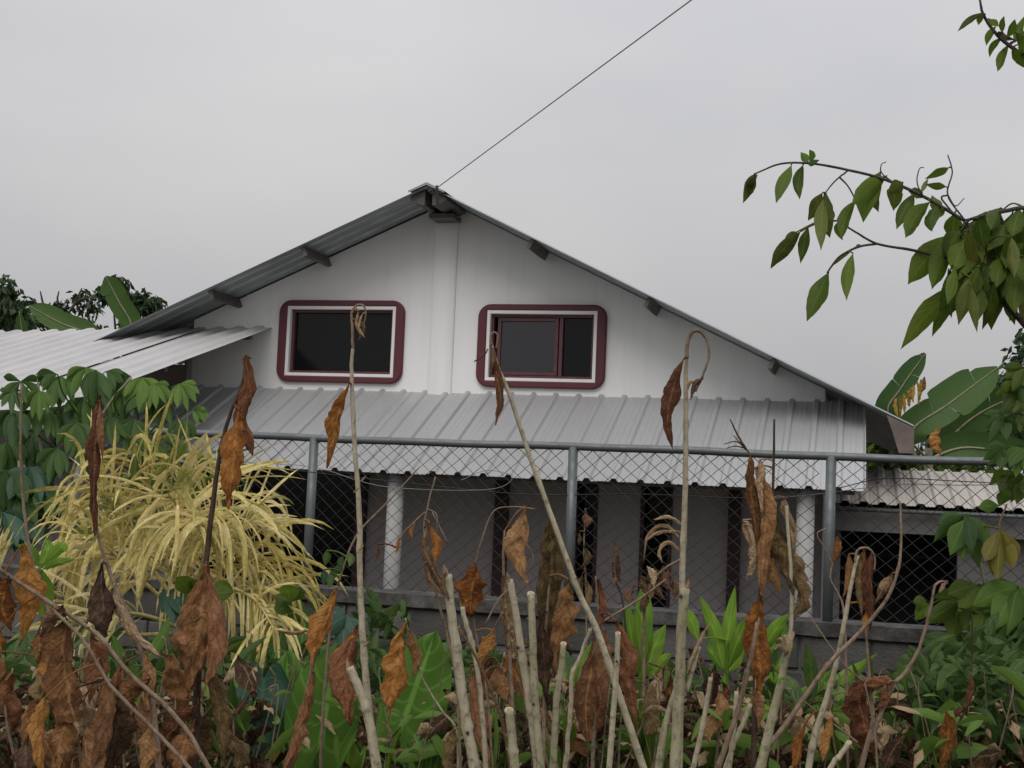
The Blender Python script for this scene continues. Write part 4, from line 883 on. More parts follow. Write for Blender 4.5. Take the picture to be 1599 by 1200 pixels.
heart(tp, (500, 1165), (525, 1000), 118, 4.75, 'taro', twist=-.2)
heart(tp, (512, 1250), (506, 1120), 62, 4.9, 'taro', twist=.5); heart(tp, (540, 1230), (545, 1150), 50, 4.95, 'ginger', twist=-.3)
stem(tp, [(452, 1040), (447, 1100), (440, 1150), (438, 1220)], 5.12, 5, 8, 'ginger', 'petiole', 7, ground=True)
heart(tp, (448, 1150), (452, 1015), 92, 5.0, 'taro', twist=.3)
tp = plant('taro_plant', 'taro plant with one dark blue-green drooping leaf beside the straw palm', 'taro plant', 405, 745, 4.9)
stem(tp, [(420, 1065), (405, 1120), (400, 1240)], 5.0, 5, 9, 'stalk_green', 'petiole', 7, ground=True)
heart(tp, (412, 1060), (398, 1185), 88, 4.9, 'taro_dark', twist=-.2, lobes=.2); leaf(tp, [(435, 1150), (430, 1170), (428, 1192)], 18, 4.9, 'leaf_yellow'); leaf(tp, [(395, 1090), (380, 1060), (388, 1030)], 30, 5.1, 'taro')
tp = plant('taro_plant', 'dark green plant crowding between straw palm fronds and the taro', 'plant', 420, 745, 6.0)
for cx, cy, a0, a1, mt, l in ((440,985,60,190,'taro',54),(480,960,60,200,'taro',52),(400,1010,40,180,'leaf',56),(540,960,60,180,'taro_dark',60),(455,940,150,300,'leaf',34),(300,930,150,380,'leaf',40),(350,1080,30,200,'leaf',56),(340,1020,30,190,'leaf',52),(270,920,40,120,'taro_dark',50),(365,925,170,200,'leaf',50)):
    fan(tp, cx, cy, 6.0+RL.uniform(-.2, .3), 4, l, 30, a0, a1, mt)
stem(tp, [(430, 980), (425, 1080), (420, 1200)], 6.0, 5, 8, 'stalk_green', 'stem', 7, ground=True)
def ginger(label, bx, by, d, leaves, mat='ginger'):
    g = plant('ginger_plant', label, 'ginger plant', bx, 745, d)
    stem(g, [(bx, by-60), (bx, by), (bx, by+80)], d, 5, 10, mat, 'stem', 8, ground=True)
    for pp, wd in leaves: leaf(g, pp, wd, d, mat, 'lance', fold=.35)
    return g
ginger('bright lime green ginger shoot with a tall pointed leaf in the middle of the weeds', 1000, 1070, 5.0,
 [([(1000,1040),(1003,970),(1006,900)],34), ([(996,1050),(985,990),(980,938)],22), ([(1010,1050),(1022,1010),(1040,975)],30), ([(1003,1045),(998,1000),(992,950)],26), ([(998,1062),(1003,1045),(1000,1030)],22), ([(1012,1062),(1035,1032),(1048,1020)],16), ([(990,1060),(978,1020),(974,960)],18)])
ginger('green ginger shoot with spread leaves right of the thickest cut stalk', 1135, 1060, 5.3,
 [([(1133,1040),(1138,980),(1148,915)],24), ([(1130,1045),(1115,985),(1092,928)],24), ([(1136,1045),(1152,1000),(1168,960)],26), ([(1128,1045),(1112,1020),(1104,1000)],14), ([(1136,1050),(1150,1030),(1165,985)],18), ([(1132,1050),(1130,1075),(1122,1098)],14), ([(1090,1000),(1080,970),(1072,950)],20)])
ginger('arching green ginger leaves in front of the block wall right of centre', 1245, 1150, 5.6,
 [([(1235,1140),(1270,1080),(1300,1045)],24), ([(1240,1140),(1300,1075),(1372,1020)],26), ([(1245,1145),(1310,1090),(1380,1062)],18), ([(1250,1150),(1310,1105),(1345,1085)],22), ([(1230,1150),(1260,1100),(1310,1060)],26), ([(1290,1110),(1330,1080),(1400,1062)],14), ([(1250,1155),(1300,1120),(1340,1112)],20), ([(1215,1130),(1240,1095),(1265,1070)],22)])
ginger('slim green ginger leaves behind the orange hanging leaf', 1200, 1060, 5.8,
 [([(1190,1020),(1210,985),(1232,958)],24), ([(1190,1030),(1215,1000),(1230,975)],20), ([(1195,1060),(1215,1040),(1240,1005)],16), ([(1180,1040),(1160,1000),(1150,970)],18)])
ginger('low green leaf pair right of the cut stalk cluster, half behind a brown leaf', 905, 1120, 5.0,
 [([(898,1115),(912,1050),(928,998)],28), ([(905,1110),(895,1060),(900,1030)],16), ([(1115,1130),(1122,1105),(1130,1085)],24)])

RG = random.Random(21)
def blade_clump(label, cx, d, ybase, n, hgt, spread, wd, mats):
    g = plant('ginger_plant', label, 'ginger plant', cx, 745, d)
    stem(g, [(cx, ybase-30), (cx, ybase+20), (cx, 1225)], d, 5, 9, 'ginger', 'stem', 8, ground=True)
    for k in range(n):
        a = (k+.5)/n*2-1; h = hgt*RG.uniform(.65, 1.1)*(1-.35*abs(a)); x = cx+a*spread*RG.uniform(.7, 1.2); b = cx+a*8
        leaf(g, [(b, ybase+RG.uniform(-15, 30)), (b+(x-b)*.42, ybase-h*.55), (x, ybase-h+abs(a)*h*.25)], wd*RG.uniform(.75, 1.2), [d, d+RG.uniform(-.2, .2)], RG.choice(mats), 'lance', fold=.35)
GM = ['ginger', 'ginger', 'cassava_light', 'taro']
blade_clump('fresh green blade clump low between the hollow-topped and the thickest stalks', 1015, 4.7, 1190, 9, 130, 62, 26, GM)
blade_clump('fresh green blade clump low right of the thickest stalk', 1110, 4.8, 1200, 8, 110, 60, 24, GM)
blade_clump('fresh green blade clump at the bottom below the paired stalks', 880, 4.8, 1200, 8, 110, 60, 24, GM)
blade_clump('fresh green blade clump between the tall cut stalk and the taro', 665, 4.9, 1215, 8, 100, 60, 26, ['taro', 'cassava_light', 'taro'])
blade_clump('fresh green blade clump before the wall near the copper crumpled leaf', 1310, 4.8, 1195, 10, 105, 90, 24, GM)
blade_clump('fresh green blade clump at the lower right near the golden hanging leaf', 1440, 5.0, 1195, 9, 100, 70, 24, ['cassava_light', 'cassava', 'taro'])
blade_clump('fresh green blade clump under the straw palm behind the brown heap', 190, 4.9, 1150, 9, 150, 80, 22, ['cassava_light', 'cassava', 'ginger'])
blade_clump('fresh green blade clump beside the dark taro leaf', 355, 4.8, 1190, 8, 150, 60, 24, ['cassava_light', 'taro', 'cassava'])
blade_clump('fresh green blade clump behind the shortest cut stalk', 765, 5.0, 1190, 8, 110, 60, 22, ['cassava', 'taro', 'cassava_light'])
def low_green(label, cx, d, items):
    g = plant('broadleaf_weed', label, 'weed', cx, 745, d)
    for pp, wd, mt in items:
        leaf(g, pp, wd, d+RL.uniform(-.15, .15), mt, 'lance' if wd < 30 else 'ovate')
        stem(g, [pp[0], ((pp[0][0]+cx)/2, pp[0][1]+40), (cx+RL.uniform(-8, 8), 1225)], d, 2.5, 4, 'cassava_light', 'petiole', 5, ground=True)
low_green('low green weed with horizontal blades behind the tall cut stalk', 690, 5.3,
 [([(680,1140),(720,1128),(770,1120)],22,'cassava'),([(690,1160),(740,1150),(790,1152)],20,'cassava_light'),([(670,1170),(640,1185),(610,1210)],28,'taro_dark'),([(660,1150),(700,1145),(725,1160)],16,'ginger'),([(690,1130),(730,1105),(760,1100)],18,'cassava'),([(700,1190),(740,1185),(780,1195)],24,'cassava')])
low_green('low dark green weed between the paired stalks and the hollow stalk', 850, 5.2,
 [([(850,1150),(900,1130),(940,1140)],24,'cassava'),([(860,1170),(910,1165),(950,1180)],22,'cassava_light'),([(850,1120),(820,1100),(795,1105)],20,'cassava'),([(900,1130),(930,1095),(960,1080)],20,'cassava_light'),([(960,1150),(1000,1130),(1030,1140)],24,'taro_dark')])
low_green('low green weed with broad blades right of the thickest stalk', 1130, 5.0,
 [([(1100,1150),(1130,1120),(1160,1115)],22,'cassava'),([(1110,1160),(1090,1135),(1080,1110)],20,'cassava_light'),([(1130,1170),(1170,1160),(1200,1172)],22,'cassava_light'),([(1150,1120),(1180,1105),(1210,1110)],20,'ginger'),([(1090,1180),(1120,1190),(1150,1205)],26,'cassava')])
low_green('low fan of striped green blades in front of the wall at right', 1300, 5.1,
 [([(1260,1150),(1310,1130),(1350,1125)],20,'ginger'),([(1270,1165),(1320,1150),(1370,1150)],22,'cassava_light'),([(1255,1150),(1240,1120),(1245,1090)],18,'ginger'),([(1340,1180),(1365,1150),(1380,1190)],34,'taro_dark'),([(1380,1190),(1400,1165),(1430,1200)],30,'taro_dark'),([(1290,1120),(1330,1095),(1375,1080)],20,'ginger'),([(1300,1140),(1345,1118),(1400,1112)],16,'cassava_light')])
low_green('broad green blades below the straw palm between brown leaves', 330, 4.9,
 [([(340,1120),(370,1090),(400,1085)],26,'cassava'),([(350,1150),(380,1140),(420,1160)],28,'cassava_light'),([(220,1040),(250,1000),(265,960)],20,'cassava_light'),([(240,1060),(262,1030),(280,1000)],24,'cassava'),([(190,1060),(185,1020),(175,990)],18,'cassava_light'),([(345,1180),(380,1175),(415,1195)],26,'cassava')])
# ================================================================ dead tall plants and cut stalks in front
def dead(label, x, d, name='dead_plant', cat='dead plant', group=None): return plant(name, label, cat, x, 745, d, group)
# 1 left tall dark stem with the orange hanging leaf
e = dead('tall dead stem at left with an orange leaf hanging by the fence rail', 308, 3.9)
stem(e, [(384, 556), (378, 600), (362, 640), (345, 700), (332, 790), (322, 880), (315, 990), (308, 1075), (305, 1200)], 3.9, 3.5, 15, 'stalk_dark', 'stem', 9, ground=True)
leaf(e, [(384,556),(388,600),(376,650),(388,690),(395,712)], 30, 3.88, 'dry_red', 'roll', 'dry'); leaf(e, [(392,560),(386,556),(380,562),(383,580)], 6, 3.88, 'dry_dark', 'roll', 'dry', 'tendril')
leaf(e, [(374,640),(366,690),(362,745),(356,796)], 50, 3.86, 'dry_orange', 'dry', 'dry', twist=.1)
leaf(e, [(322,880),(318,950),(305,1020),(292,1090)], 82, 3.86, 'dry', 'dry', 'dry', twist=.2); leaf(e, [(325,900),(335,960),(332,1020),(318,1080)], 44, 3.84, 'dry_red', 'dry', 'dry', twist=-.4)
leaf(e, [(318,1040),(335,1080),(345,1140),(352,1200)], 40, 3.84, 'dry_olive', 'dry', 'dry'); leaf(e, [(300,1140),(285,1165),(280,1210)], 60, 3.8, 'dry', 'dry', 'dry'); leaf(e, [(310,1100),(270,1140),(240,1200)], 40, 3.85, 'dry_red', 'dry', 'dry')
# 2 upright rolled leaf at far left
e = dead('dead stem at far left carrying a tall rolled red-brown leaf', 190, 3.7)
stem(e, [(150,640),(146,720),(150,820),(170,890),(190,940),(215,1000),(235,1080),(248,1200)], 3.7, 3, 13, 'stalk_brown', 'stem', 9, ground=True)
leaf(e, [(156,618),(150,680),(146,760),(148,838)], 34, 3.68, 'dry_red', 'roll', 'dry', twist=.2, fold=.9); leaf(e, [(156,625),(160,680),(160,720)], 16, 3.66, 'dry_red', 'dry', 'dry')
leaf(e, [(160,880),(158,920),(162,960),(166,995)], 50, 3.68, 'dry_dark', 'obov', 'dry', twist=.3); leaf(e, [(178,915),(190,955),(215,995),(262,1032)], 30, 3.66, 'dry_pale', 'roll', 'dry', twist=.1, fold=.8)
leaf(e, [(228,1020),(235,1060),(225,1100)], 30, 3.7, 'dry', 'dry', 'dry'); leaf(e, [(235,1060),(205,1082),(175,1105)], 50, 3.66, 'dry', 'dry', 'dry', twist=.2)
# 3 thin grey stem far left
e = dead('thin bare grey-brown stem rising through the left shrub', 75, 4.4)
stem(e, [(33,600),(32,680),(34,760),(45,850),(62,920),(78,965),(90,1080),(95,1200)], 4.4, 3, 8, 'stalk_brown', 'stem', 8, ground=True)
stem(e, [(33,640),(27,620),(25,605)], 4.4, 3, 2, 'stalk_dark', 'twig', 5)
# 4 left cluster
e = dead('leaning dead stick with broad orange-brown leaves at the left edge', 270, 3.4)
stem(e, [(-30,872),(0,890),(60,930),(150,990),(200,1050),(270,1115),(320,1190)], 3.4, 6, 8, 'stalk_brown', 'stem', 8, ground=True)
leaf(e, [(36,850),(45,900),(48,950),(30,1010)], 58, 3.42, 'dry_orange', 'dry', 'dry', twist=.15); leaf(e, [(10,905),(5,945),(18,985)], 54, 3.38, 'dry_orange', 'dry', 'dry'); leaf(e, [(0,985),(-2,1000),(2,1020)], 26, 3.4, 'dry_orange', 'dry', 'dry')
leaf(e, [(98,945),(82,970),(58,1005)], 34, 3.36, 'dry_dark', 'dry', 'dry'); leaf(e, [(60,985),(62,1010),(58,1040)], 34, 3.4, 'dry', 'dry', 'dry')
e = dead('lower leaning dead stick crossing the brown leaf heap at left', 300, 3.3)
stem(e, [(85,955),(130,1000),(165,1060),(190,1090),(250,1150),(300,1205),(330,1240)], 3.3, 5, 7, 'stalk_brown', 'stem', 8, ground=True)
leaf(e, [(105,970),(98,1030),(108,1090),(118,1125)], 62, 3.42, 'dry', 'band', 'dry', twist=.2); leaf(e, [(145,985),(148,1040),(140,1100)], 44, 3.44, 'dry_red', 'dry', 'dry'); leaf(e, [(70,1090),(62,1140),(68,1215)], 34, 3.3, 'dry_orange', 'roll', 'dry')
leaf(e, [(110,1110),(95,1150),(92,1210)], 56, 3.36, 'dry', 'dry', 'dry'); leaf(e, [(160,1040),(168,1100),(158,1170),(140,1215)], 40, 3.46, 'dry_red', 'dry', 'dry'); leaf(e, [(185,1090),(180,1150),(165,1215)], 58, 3.5, 'dry_dark', 'dry', 'dry'); leaf(e, [(235,1130),(228,1170),(222,1215)], 40, 3.36, 'dry', 'dry', 'dry'); leaf(e, [(45,1150),(40,1180),(45,1220)], 46, 3.5, 'dry_dark', 'dry', 'dry'); leaf(e, [(130,1095),(135,1120),(128,1150)], 36, 3.5, 'dry_pale', 'dry', 'dry')
# 5 wrapped dead plant near x=490
e = dead('leaning dead stem wrapped in long brown leaves beside the green taro', 470, 3.9)
stem(e, [(527,915),(515,950),(495,1010),(482,1070),(465,1140),(445,1215)], 3.9, 4, 12, 'stalk_brown', 'stem', 8, ground=True)
leaf(e, [(523,920),(512,960),(496,1000),(486,1036)], 42, 3.86, 'dry_orange', 'dry', 'dry', twist=.1); leaf(e, [(490,1050),(478,1100),(466,1150),(450,1215)], 34, 3.88, 'dry', 'roll', 'dry', fold=.9); leaf(e, [(478,1090),(462,1150),(440,1215)], 28, 3.86, 'dry_red', 'roll', 'dry'); leaf(e, [(482,985),(460,990),(432,985)], 9, 3.9, 'dry_pale', 'roll', 'dry')
e = dead('slender branching dead twig with tiny pale leaves before the dark garage opening', 520, 4.6)
stem(e, [(655,640+90),(628,760),(600,790),(555,840),(527,915)], 4.6, 2, 4, 'stalk_brown', 'stem', 6)
stem(e, [(527,915),(515,990),(505,1100),(500,1215)], 4.6, 4, 7, 'stalk_brown', 'stem', 6, ground=True)
for x, y in ((505,890),(515,895),(510,860),(535,868),(524,885),(545,862)): leaf(e, [(x,y),(x+RL.uniform(-4,4),y+12),(x+RL.uniform(-8,8),y+24)], 13, 4.6, RL.choice(['taro_dark','cassava','weed']))
# 6 tall thin stalk with drooped seed head, left of centre
e = dead('tall thin tan stalk with a hooked withered tip crossing the left window', 588, 3.5)
stem(e, [(551,545),(549,580),(553,680),(561,800),(562,900),(567,1000),(575,1100),(589,1215)], 3.5, 5.5, 15, 'stalk', 'stem', 9, ground=True, nodes=(.2,.4,.6))
stem(e, [(551,548),(550,510),(549,490),(556,478),(566,477),(571,486),(569,505)], 3.5, 5, 2.5, 'stalk_brown', 'hooked_tip', 7)
for pp in ([(560,486),(556,505),(563,525)], [(566,490),(560,510),(570,528)], [(558,500),(568,512),(558,524)], [(565,505),(566,520),(558,532)]): leaf(e, pp, 7, 3.49, 'dry_pale', 'roll', 'dry', 'withered_bract')
leaf(e, [(546,598),(530,640),(520,690),(510,732)], 32, 3.48, 'dry_orange', 'dry', 'dry', twist=.2)
leaf(e, [(556,978),(545,1020),(540,1080),(548,1132)], 56, 3.6, 'dry_red', 'dry', 'dry', twist=.2); leaf(e, [(560,990),(540,1015),(530,1040)], 30, 3.58, 'dry_orange', 'dry', 'dry')
for x, y in ((567,752),(556,770),(564,860),(572,1010)): stem(e, [(x-3,y),(x+4,y-8)], 3.47, 4, 2, 'stalk_brown', 'leaf_scar', 5)
# 7 golden leaf cluster near centre
e = dead('golden dry leaf hanging from a broken twig above the tall cut stalk', 690, 4.1)
stem(e, [(680,745),(668,790),(662,830),(668,880),(690,960),(712,1060),(720,1215)], 4.1, 2.5, 5, 'stalk_brown', 'stem', 7, ground=True)
leaf(e, [(668,822),(662,850),(672,880),(688,912),(692,930)], 24, 4.08, 'dry_pale', 'roll', 'dry', fold=.7); leaf(e, [(672,818),(682,850),(680,885)], 20, 4.06, 'dry_orange', 'dry', 'dry'); leaf(e, [(664,880),(672,905),(690,928)], 12, 4.05, 'dry_pale', 'roll', 'dry')
for pp in ([(664,800),(648,815),(643,840)], [(668,795),(682,805),(682,835)], [(655,808),(628,835),(620,860)], [(700,850),(675,800)], ): stem(e, pp, 4.1, 2.5, 2, 'stalk_brown', 'twig', 5)
leaf(e, [(645,815),(642,830),(644,842)], 9, 4.1, 'dry_orange', 'dry', 'dry'); leaf(e, [(622,840),(620,852),(618,866)], 8, 4.1, 'dry_orange', 'dry', 'dry'); leaf(e, [(590,850),(592,864),(586,880)], 7, 4.1, 'dry_red', 'dry', 'dry')
e = dead('broad golden brown leaf standing low in front of the light green taro', 620, 4.2)
stem(e, [(633,965),(640,1000),(660,1060),(690,1110),(712,1140),(716,1215)], 4.2, 2.5, 5, 'stalk_green', 'stem', 6, ground=True)
leaf(e, [(630,978),(622,1030),(612,1075),(608,1115)], 58, 4.15, 'dry_orange', 'dry', 'dry', twist=.1); leaf(e, [(638,985),(648,1020),(645,1060)], 22, 4.15, 'dry', 'roll', 'dry')
e = dead('kite-shaped red-gold leaf hanging between two cut stalks', 735, 4.0)
stem(e, [(860-25,795),(800,792),(770,800),(750,850),(742,880)], 4.0, 2, 2.5, 'stalk_brown', 'arched_twig', 6)
stem(e, [(738,960),(745,1000),(760,1080),(770,1215)], 4.0, 3, 5, 'stalk_brown', 'stem', 6, ground=True)
leaf(e, [(742,880),(738,910),(735,940),(738,965)], 56, 3.98, 'dry_orange', 'dry', 'dry', twist=.15); leaf(e, [(772,985),(762,1010),(742,1042)], 32, 3.96, 'dry_orange', 'dry', 'dry'); stem(e, [(785,955),(770,985),(750,1020)], 4.0, 3, 3, 'stalk_brown', 'twig', 6)
leaf(e, [(735,1040),(742,1100),(752,1160),(765,1210)], 34, 4.02, 'dry_red', 'dry', 'dry'); leaf(e, [(775,1040),(785,1070),(792,1100)], 44, 4.05, 'dry', 'dry', 'dry'); leaf(e, [(708,1140),(700,1170),(698,1215)], 26, 4.0, 'dry_olive', 'roll', 'dry')
e = dead('crumpled brown leaf tower with long hooked twig beside the paired cut stalks', 815, 4.05)
stem(e, [(788,830),(786,860),(787,900),(792,960),(798,1060),(806,1215)], 4.05, 3, 8, 'stalk_brown', 'stem', 7, ground=True)
leaf(e, [(820,790),(815,830),(808,870),(825,915)], 44, 4.02, 'dry', 'dry', 'dry', twist=.1, crump=.8); leaf(e, [(786,900),(790,960),(800,1010),(802,1040)], 26, 4.04, 'dry_pale', 'roll', 'dry', crump=.8); leaf(e, [(795,1010),(800,1040),(806,1075)], 22, 4.04, 'dry_orange', 'dry', 'dry')
stem(e, [(822,850),(832,870),(826,890),(805,912)], 4.0, 2.5, 2.5, 'stalk_brown', 'twig', 6); stem(e, [(805,912),(780,935),(758,975)], 4.0, 3, 3, 'stalk_brown', 'twig', 6)
e = dead('tall folded olive-brown leaf right of the paired cut stalks', 858, 4.15)
stem(e, [(862,800),(858,900),(852,1000),(850,1100),(848,1215)], 4.17, 3, 10, 'stalk_brown', 'stem', 7, ground=True)
leaf(e, [(858,810),(862,870),(856,950),(848,1060)], 52, 4.12, 'dry_olive', 'lance', 'dry', twist=.1, crump=.4); leaf(e, [(888,905),(882,950),(872,1000),(865,1060)], 50, 4.08, 'dry', 'dry', 'dry', twist=-.2, crump=.7); leaf(e, [(845,960),(850,1030),(856,1110)], 34, 4.1, 'dry_dark', 'dry', 'dry')
e = dead('pair of ribbed brown leaves hanging behind the long diagonal stalk', 925, 4.2)
stem(e, [(930,900),(935,960),(930,1040),(925,1215)], 4.25, 3, 8, 'stalk_brown', 'stem', 7, ground=True)
leaf(e, [(928,998),(922,1050),(915,1100),(918,1160)], 46, 4.15, 'dry', 'obov', 'dry', twist=.2); leaf(e, [(945,985),(948,1040),(944,1110)], 34, 4.2, 'dry_red', 'dry', 'dry'); leaf(e, [(935,905),(938,950),(934,985)], 20, 4.25, 'dry_red', 'roll', 'dry')
leaf(e, [(962,970),(980,1030),(985,1080),(996,1150)], 38, 4.1, 'dry_red', 'dry', 'dry', twist=.1)
# 8 diagonal long stalk
e = dead('long diagonal pale stalk with a curled leaf across the right window', 1005, 3.55)
stem(e, [(768,540),(778,575),(795,615),(830,720),(868,825),(902,920),(932,985),(965,1080),(1005,1200),(1012,1225)], 3.55, 5, 15, 'stalk', 'stem', 9, ground=True, nodes=(.15,.3,.45,.6,.75))
stem(e, [(772,555),(766,530),(770,520),(777,524),(775,545)], 3.55, 4, 3, 'stalk_brown', 'hooked_tip', 7); stem(e, [(762,545),(756,555),(740,565)], 3.55, 2, 2, 'stalk_dark', 'twig', 5)
leaf(e, [(768,548),(776,590),(782,630),(774,664)], 22, 3.53, 'dry', 'roll', 'dry', twist=.1, fold=.8); leaf(e, [(766,540),(770,555),(768,575)], 12, 3.53, 'dry_dark', 'roll', 'dry')
# 9 tall stalk with red leaf at right of centre
e = dead('tall straight stalk with a hooked tip and a red-brown leaf right of the windows', 1066, 3.7)
stem(e, [(1072,545),(1071,620),(1071,700),(1069,800),(1066,880),(1064,1000),(1060,1215)], 3.72, 7, 14, 'stalk', 'stem', 9, ground=True, nodes=(.2,.45))
stem(e, [(1072,560),(1074,535),(1083,518),(1096,520),(1106,538),(1105,565),(1096,590),(1086,612)], 3.7, 7, 3, 'stalk_brown', 'hooked_tip', 7)
leaf(e, [(1067,562),(1052,605),(1042,650),(1050,702)], 32, 3.68, 'dry_red', 'lance', 'dry', twist=.1, crump=.35); leaf(e, [(1098,590),(1085,600),(1078,625)], 12, 3.69, 'dry_dark', 'roll', 'dry'); leaf(e, [(1090,600),(1078,598),(1074,610)], 7, 3.69, 'dry_pale', 'roll', 'dry')
e = dead('withered tangle of drooping dry strands in front of the narrow dark windows', 1010, 4.7)
stem(e, [(1068,870),(1030,895),(1010,930),(1005,1000),(1005,1215)], 4.7, 4, 6, 'stalk_brown', 'stem', 7, ground=True)
for pp in ([(1065,820),(1045,808),(1020,812)], [(1065,845),(1040,822),(1012,835),(1005,880)], [(1065,865),(1045,848),(1030,862),(1035,880)], [(1062,830),(1030,830),(1008,845)]): leaf(e, pp, 8, 4.7, 'dry_pale', 'strap', 'dry', 'dry_strand')
for x, y in ((1010,885),(1022,890),(1035,885),(1000,900),(1015,905),(1045,890),(990,915),(1030,905),(1050,905),(1012,925)): leaf(e, [(x,y),(x+RL.uniform(-8,8),y+14),(x+RL.uniform(-14,14),y+32)], 20, 4.7, RL.choice(['dry_dark','dry','dry_pale','dry_dark']), 'dry', 'dry')
stem(e, [(1040,905),(1000,935),(960,960),(935,975)], 4.65, 3, 4, 'stalk_brown', 'twig', 6)
e = dead('small dark withered leaf bunch hanging before the wall under the porch', 960, 4.9)
stem(e, [(960,850),(958,900),(975,960),(985,1215)], 4.9, 2, 4, 'stalk_dark', 'stem', 6, ground=True)
for pp, wd in (([(960,848),(962,870),(958,900)],14), ([(955,880),(962,900),(956,918)],14), ([(966,870),(966,895),(970,912)],10)): leaf(e, pp, wd, 4.88, 'dry_dark', 'dry', 'dry')
e = dead('greyish dried vine with hanging leaf scraps beside the middle fence post', 910, 5.2)
stem(e, [(914,795),(912,860),(915,930),(918,1215)], 5.2, 2, 4, 'stalk_brown', 'stem', 6, ground=True)
for pp, wd in (([(914,798),(918,812),(916,824)],18), ([(912,855),(916,872),(908,886)],18), ([(905,830),(906,845),(903,852)],8), ([(910,895),(906,920),(912,950)],16), ([(918,910),(920,930),(915,960)],14)): leaf(e, pp, wd, 5.18, RL.choice(['dry_olive','dry_dark']), 'dry', 'dry')
# 10 pale dry leaf tower right (corn-like)
e = dead('tall tattered dead plant with pale papery leaves left of the right fence post', 1190, 4.2)
stem(e, [(1209,655),(1208,720),(1205,800),(1196,870),(1186,940),(1180,1040),(1176,1215)], 4.2, 3.5, 11, 'stalk_dark', 'stem', 8, ground=True)
stem(e, [(1140,655),(1152,680),(1165,702)], 4.2, 2, 4, 'stalk_dark', 'twig', 6)
for pp in ([(1165,702),(1150,690),(1130,694)], [(1165,702),(1145,680)], [(1163,700),(1148,697),(1135,700)]): stem(e, pp, 4.2, 2.5, 1.5, 'stalk_dark', 'twig', 5)
for pp, wd, mt in (([(1172,712),(1172,760),(1178,810),(1184,870)],26,'dry'), ([(1186,718),(1188,740),(1184,760),(1190,800)],18,'dry_pale'), ([(1180,730),(1195,790),(1192,850),(1190,930)],34,'dry'), ([(1160,812),(1172,830),(1178,860)],14,'dry_pale'), ([(1160,820),(1166,835),(1170,850)],10,'dry_pale'),
    ([(1225,777),(1226,800),(1236,830),(1240,865)],18,'dry_pale'), ([(1205,790),(1215,820),(1232,850)],14,'dry_olive'), ([(1205,815),(1215,840),(1230,880),(1240,930)],40,'dry_olive'), ([(1222,850),(1240,890),(1252,935),(1240,968)],38,'dry_olive'), ([(1178,860),(1172,885),(1166,905)],18,'dry_pale'), ([(1175,830),(1180,870),(1172,900)],22,'dry_pale'), ([(1200,850),(1205,890),(1218,930)],26,'dry'), ([(1210,840),(1195,870),(1190,900)],20,'dry_pale')):
    leaf(e, pp, wd, 4.2, mt, 'roll', 'dry', crump=.75)
leaf(e, [(1188,930),(1182,980),(1186,1040),(1188,1090)], 56, 4.12, 'dry_orange', 'dry', 'dry', twist=.05); leaf(e, [(1180,1075),(1186,1100),(1184,1140)], 26, 4.14, 'dry', 'dry', 'dry')
stem(e, [(1228,790),(1234,880),(1236,960),(1232,1000),(1226,1030)], 4.15, 5, 8, 'stalk', 'stem', 7)
# 11 hooked stem with hanging seed head right
e = dead('pale crooked stem with a hooked dried seed head in front of the outbuilding opening', 1270, 3.9)
stem(e, [(1340,868),(1334,890),(1326,930),(1318,975),(1305,1040),(1288,1100),(1272,1150),(1260,1215)], 3.9, 5, 13, 'stalk', 'stem', 8, ground=True, nodes=(.3,.5,.7))
stem(e, [(1336,880),(1338,862),(1346,856),(1358,858),(1366,872),(1365,892)], 3.9, 4.5, 2.5, 'stalk_brown', 'hooked_tip', 7)
for pp, wd, mt in (([(1350,858),(1346,890),(1350,930),(1356,972)],20,'dry'), ([(1360,862),(1358,900),(1362,940),(1358,985)],22,'dry_red'), ([(1345,870),(1342,910),(1346,960)],16,'dry_olive'), ([(1325,866),(1324,895),(1318,932)],18,'dry'), ([(1362,950),(1358,968),(1352,985)],22,'dry_orange')): leaf(e, pp, wd, 3.92, mt, 'roll', 'dry')
e = dead('grey bare branch leaning right with one papery pale leaf', 1200, 3.8)
stem(e, [(1406,785),(1407,850),(1402,890),(1385,935),(1345,985),(1292,1040),(1228,1130),(1195,1175),(1180,1230)], 3.8, 3.5, 11, 'stalk_brown', 'stem', 8, ground=True, nodes=(.2,.5))
leaf(e, [(1393,895),(1380,915),(1366,945)], 22, 3.8, 'dry_pale', 'dry', 'dry')
e = dead('crumpled copper-brown leaf wrapped over a dark twig right of centre', 1345, 4.3)
stem(e, [(1480,912),(1472,908),(1460,916),(1453,950),(1438,1005),(1418,1045),(1398,1066)], 4.3, 2.5, 7, 'stalk_brown', 'branch', 7)
stem(e, [(1352,985),(1356,1040),(1360,1090),(1363,1125),(1352,1170),(1340,1220)], 4.3, 4, 12, 'stalk_brown', 'stem', 7, ground=True)
leaf(e, [(1352,1065),(1345,1100),(1352,1140),(1370,1175)], 50, 4.28, 'dry_red', 'band', 'dry', twist=.2, crump=.8); leaf(e, [(1352,1068),(1375,1065),(1396,1070)], 26, 4.26, 'dry_red', 'band', 'dry'); leaf(e, [(1385,1068),(1384,1090),(1370,1108)], 30, 4.25, 'dry_red', 'dry', 'dry')
stem(e, [(1398,1066),(1375,1115),(1360,1160)], 4.3, 6, 8, 'stalk_brown', 'branch', 7); leaf(e, [(1480,908),(1472,918),(1466,926)], 9, 4.28, 'dry_pale', 'roll', 'dry')
e = dead('golden brown hanging leaf below a small red scrap in the right corner', 1478, 4.6)
stem(e, [(1518,960),(1517,1040),(1510,1100),(1490,1150),(1478,1230)], 4.6, 2, 5, 'stalk_dark', 'stem', 6, ground=True)
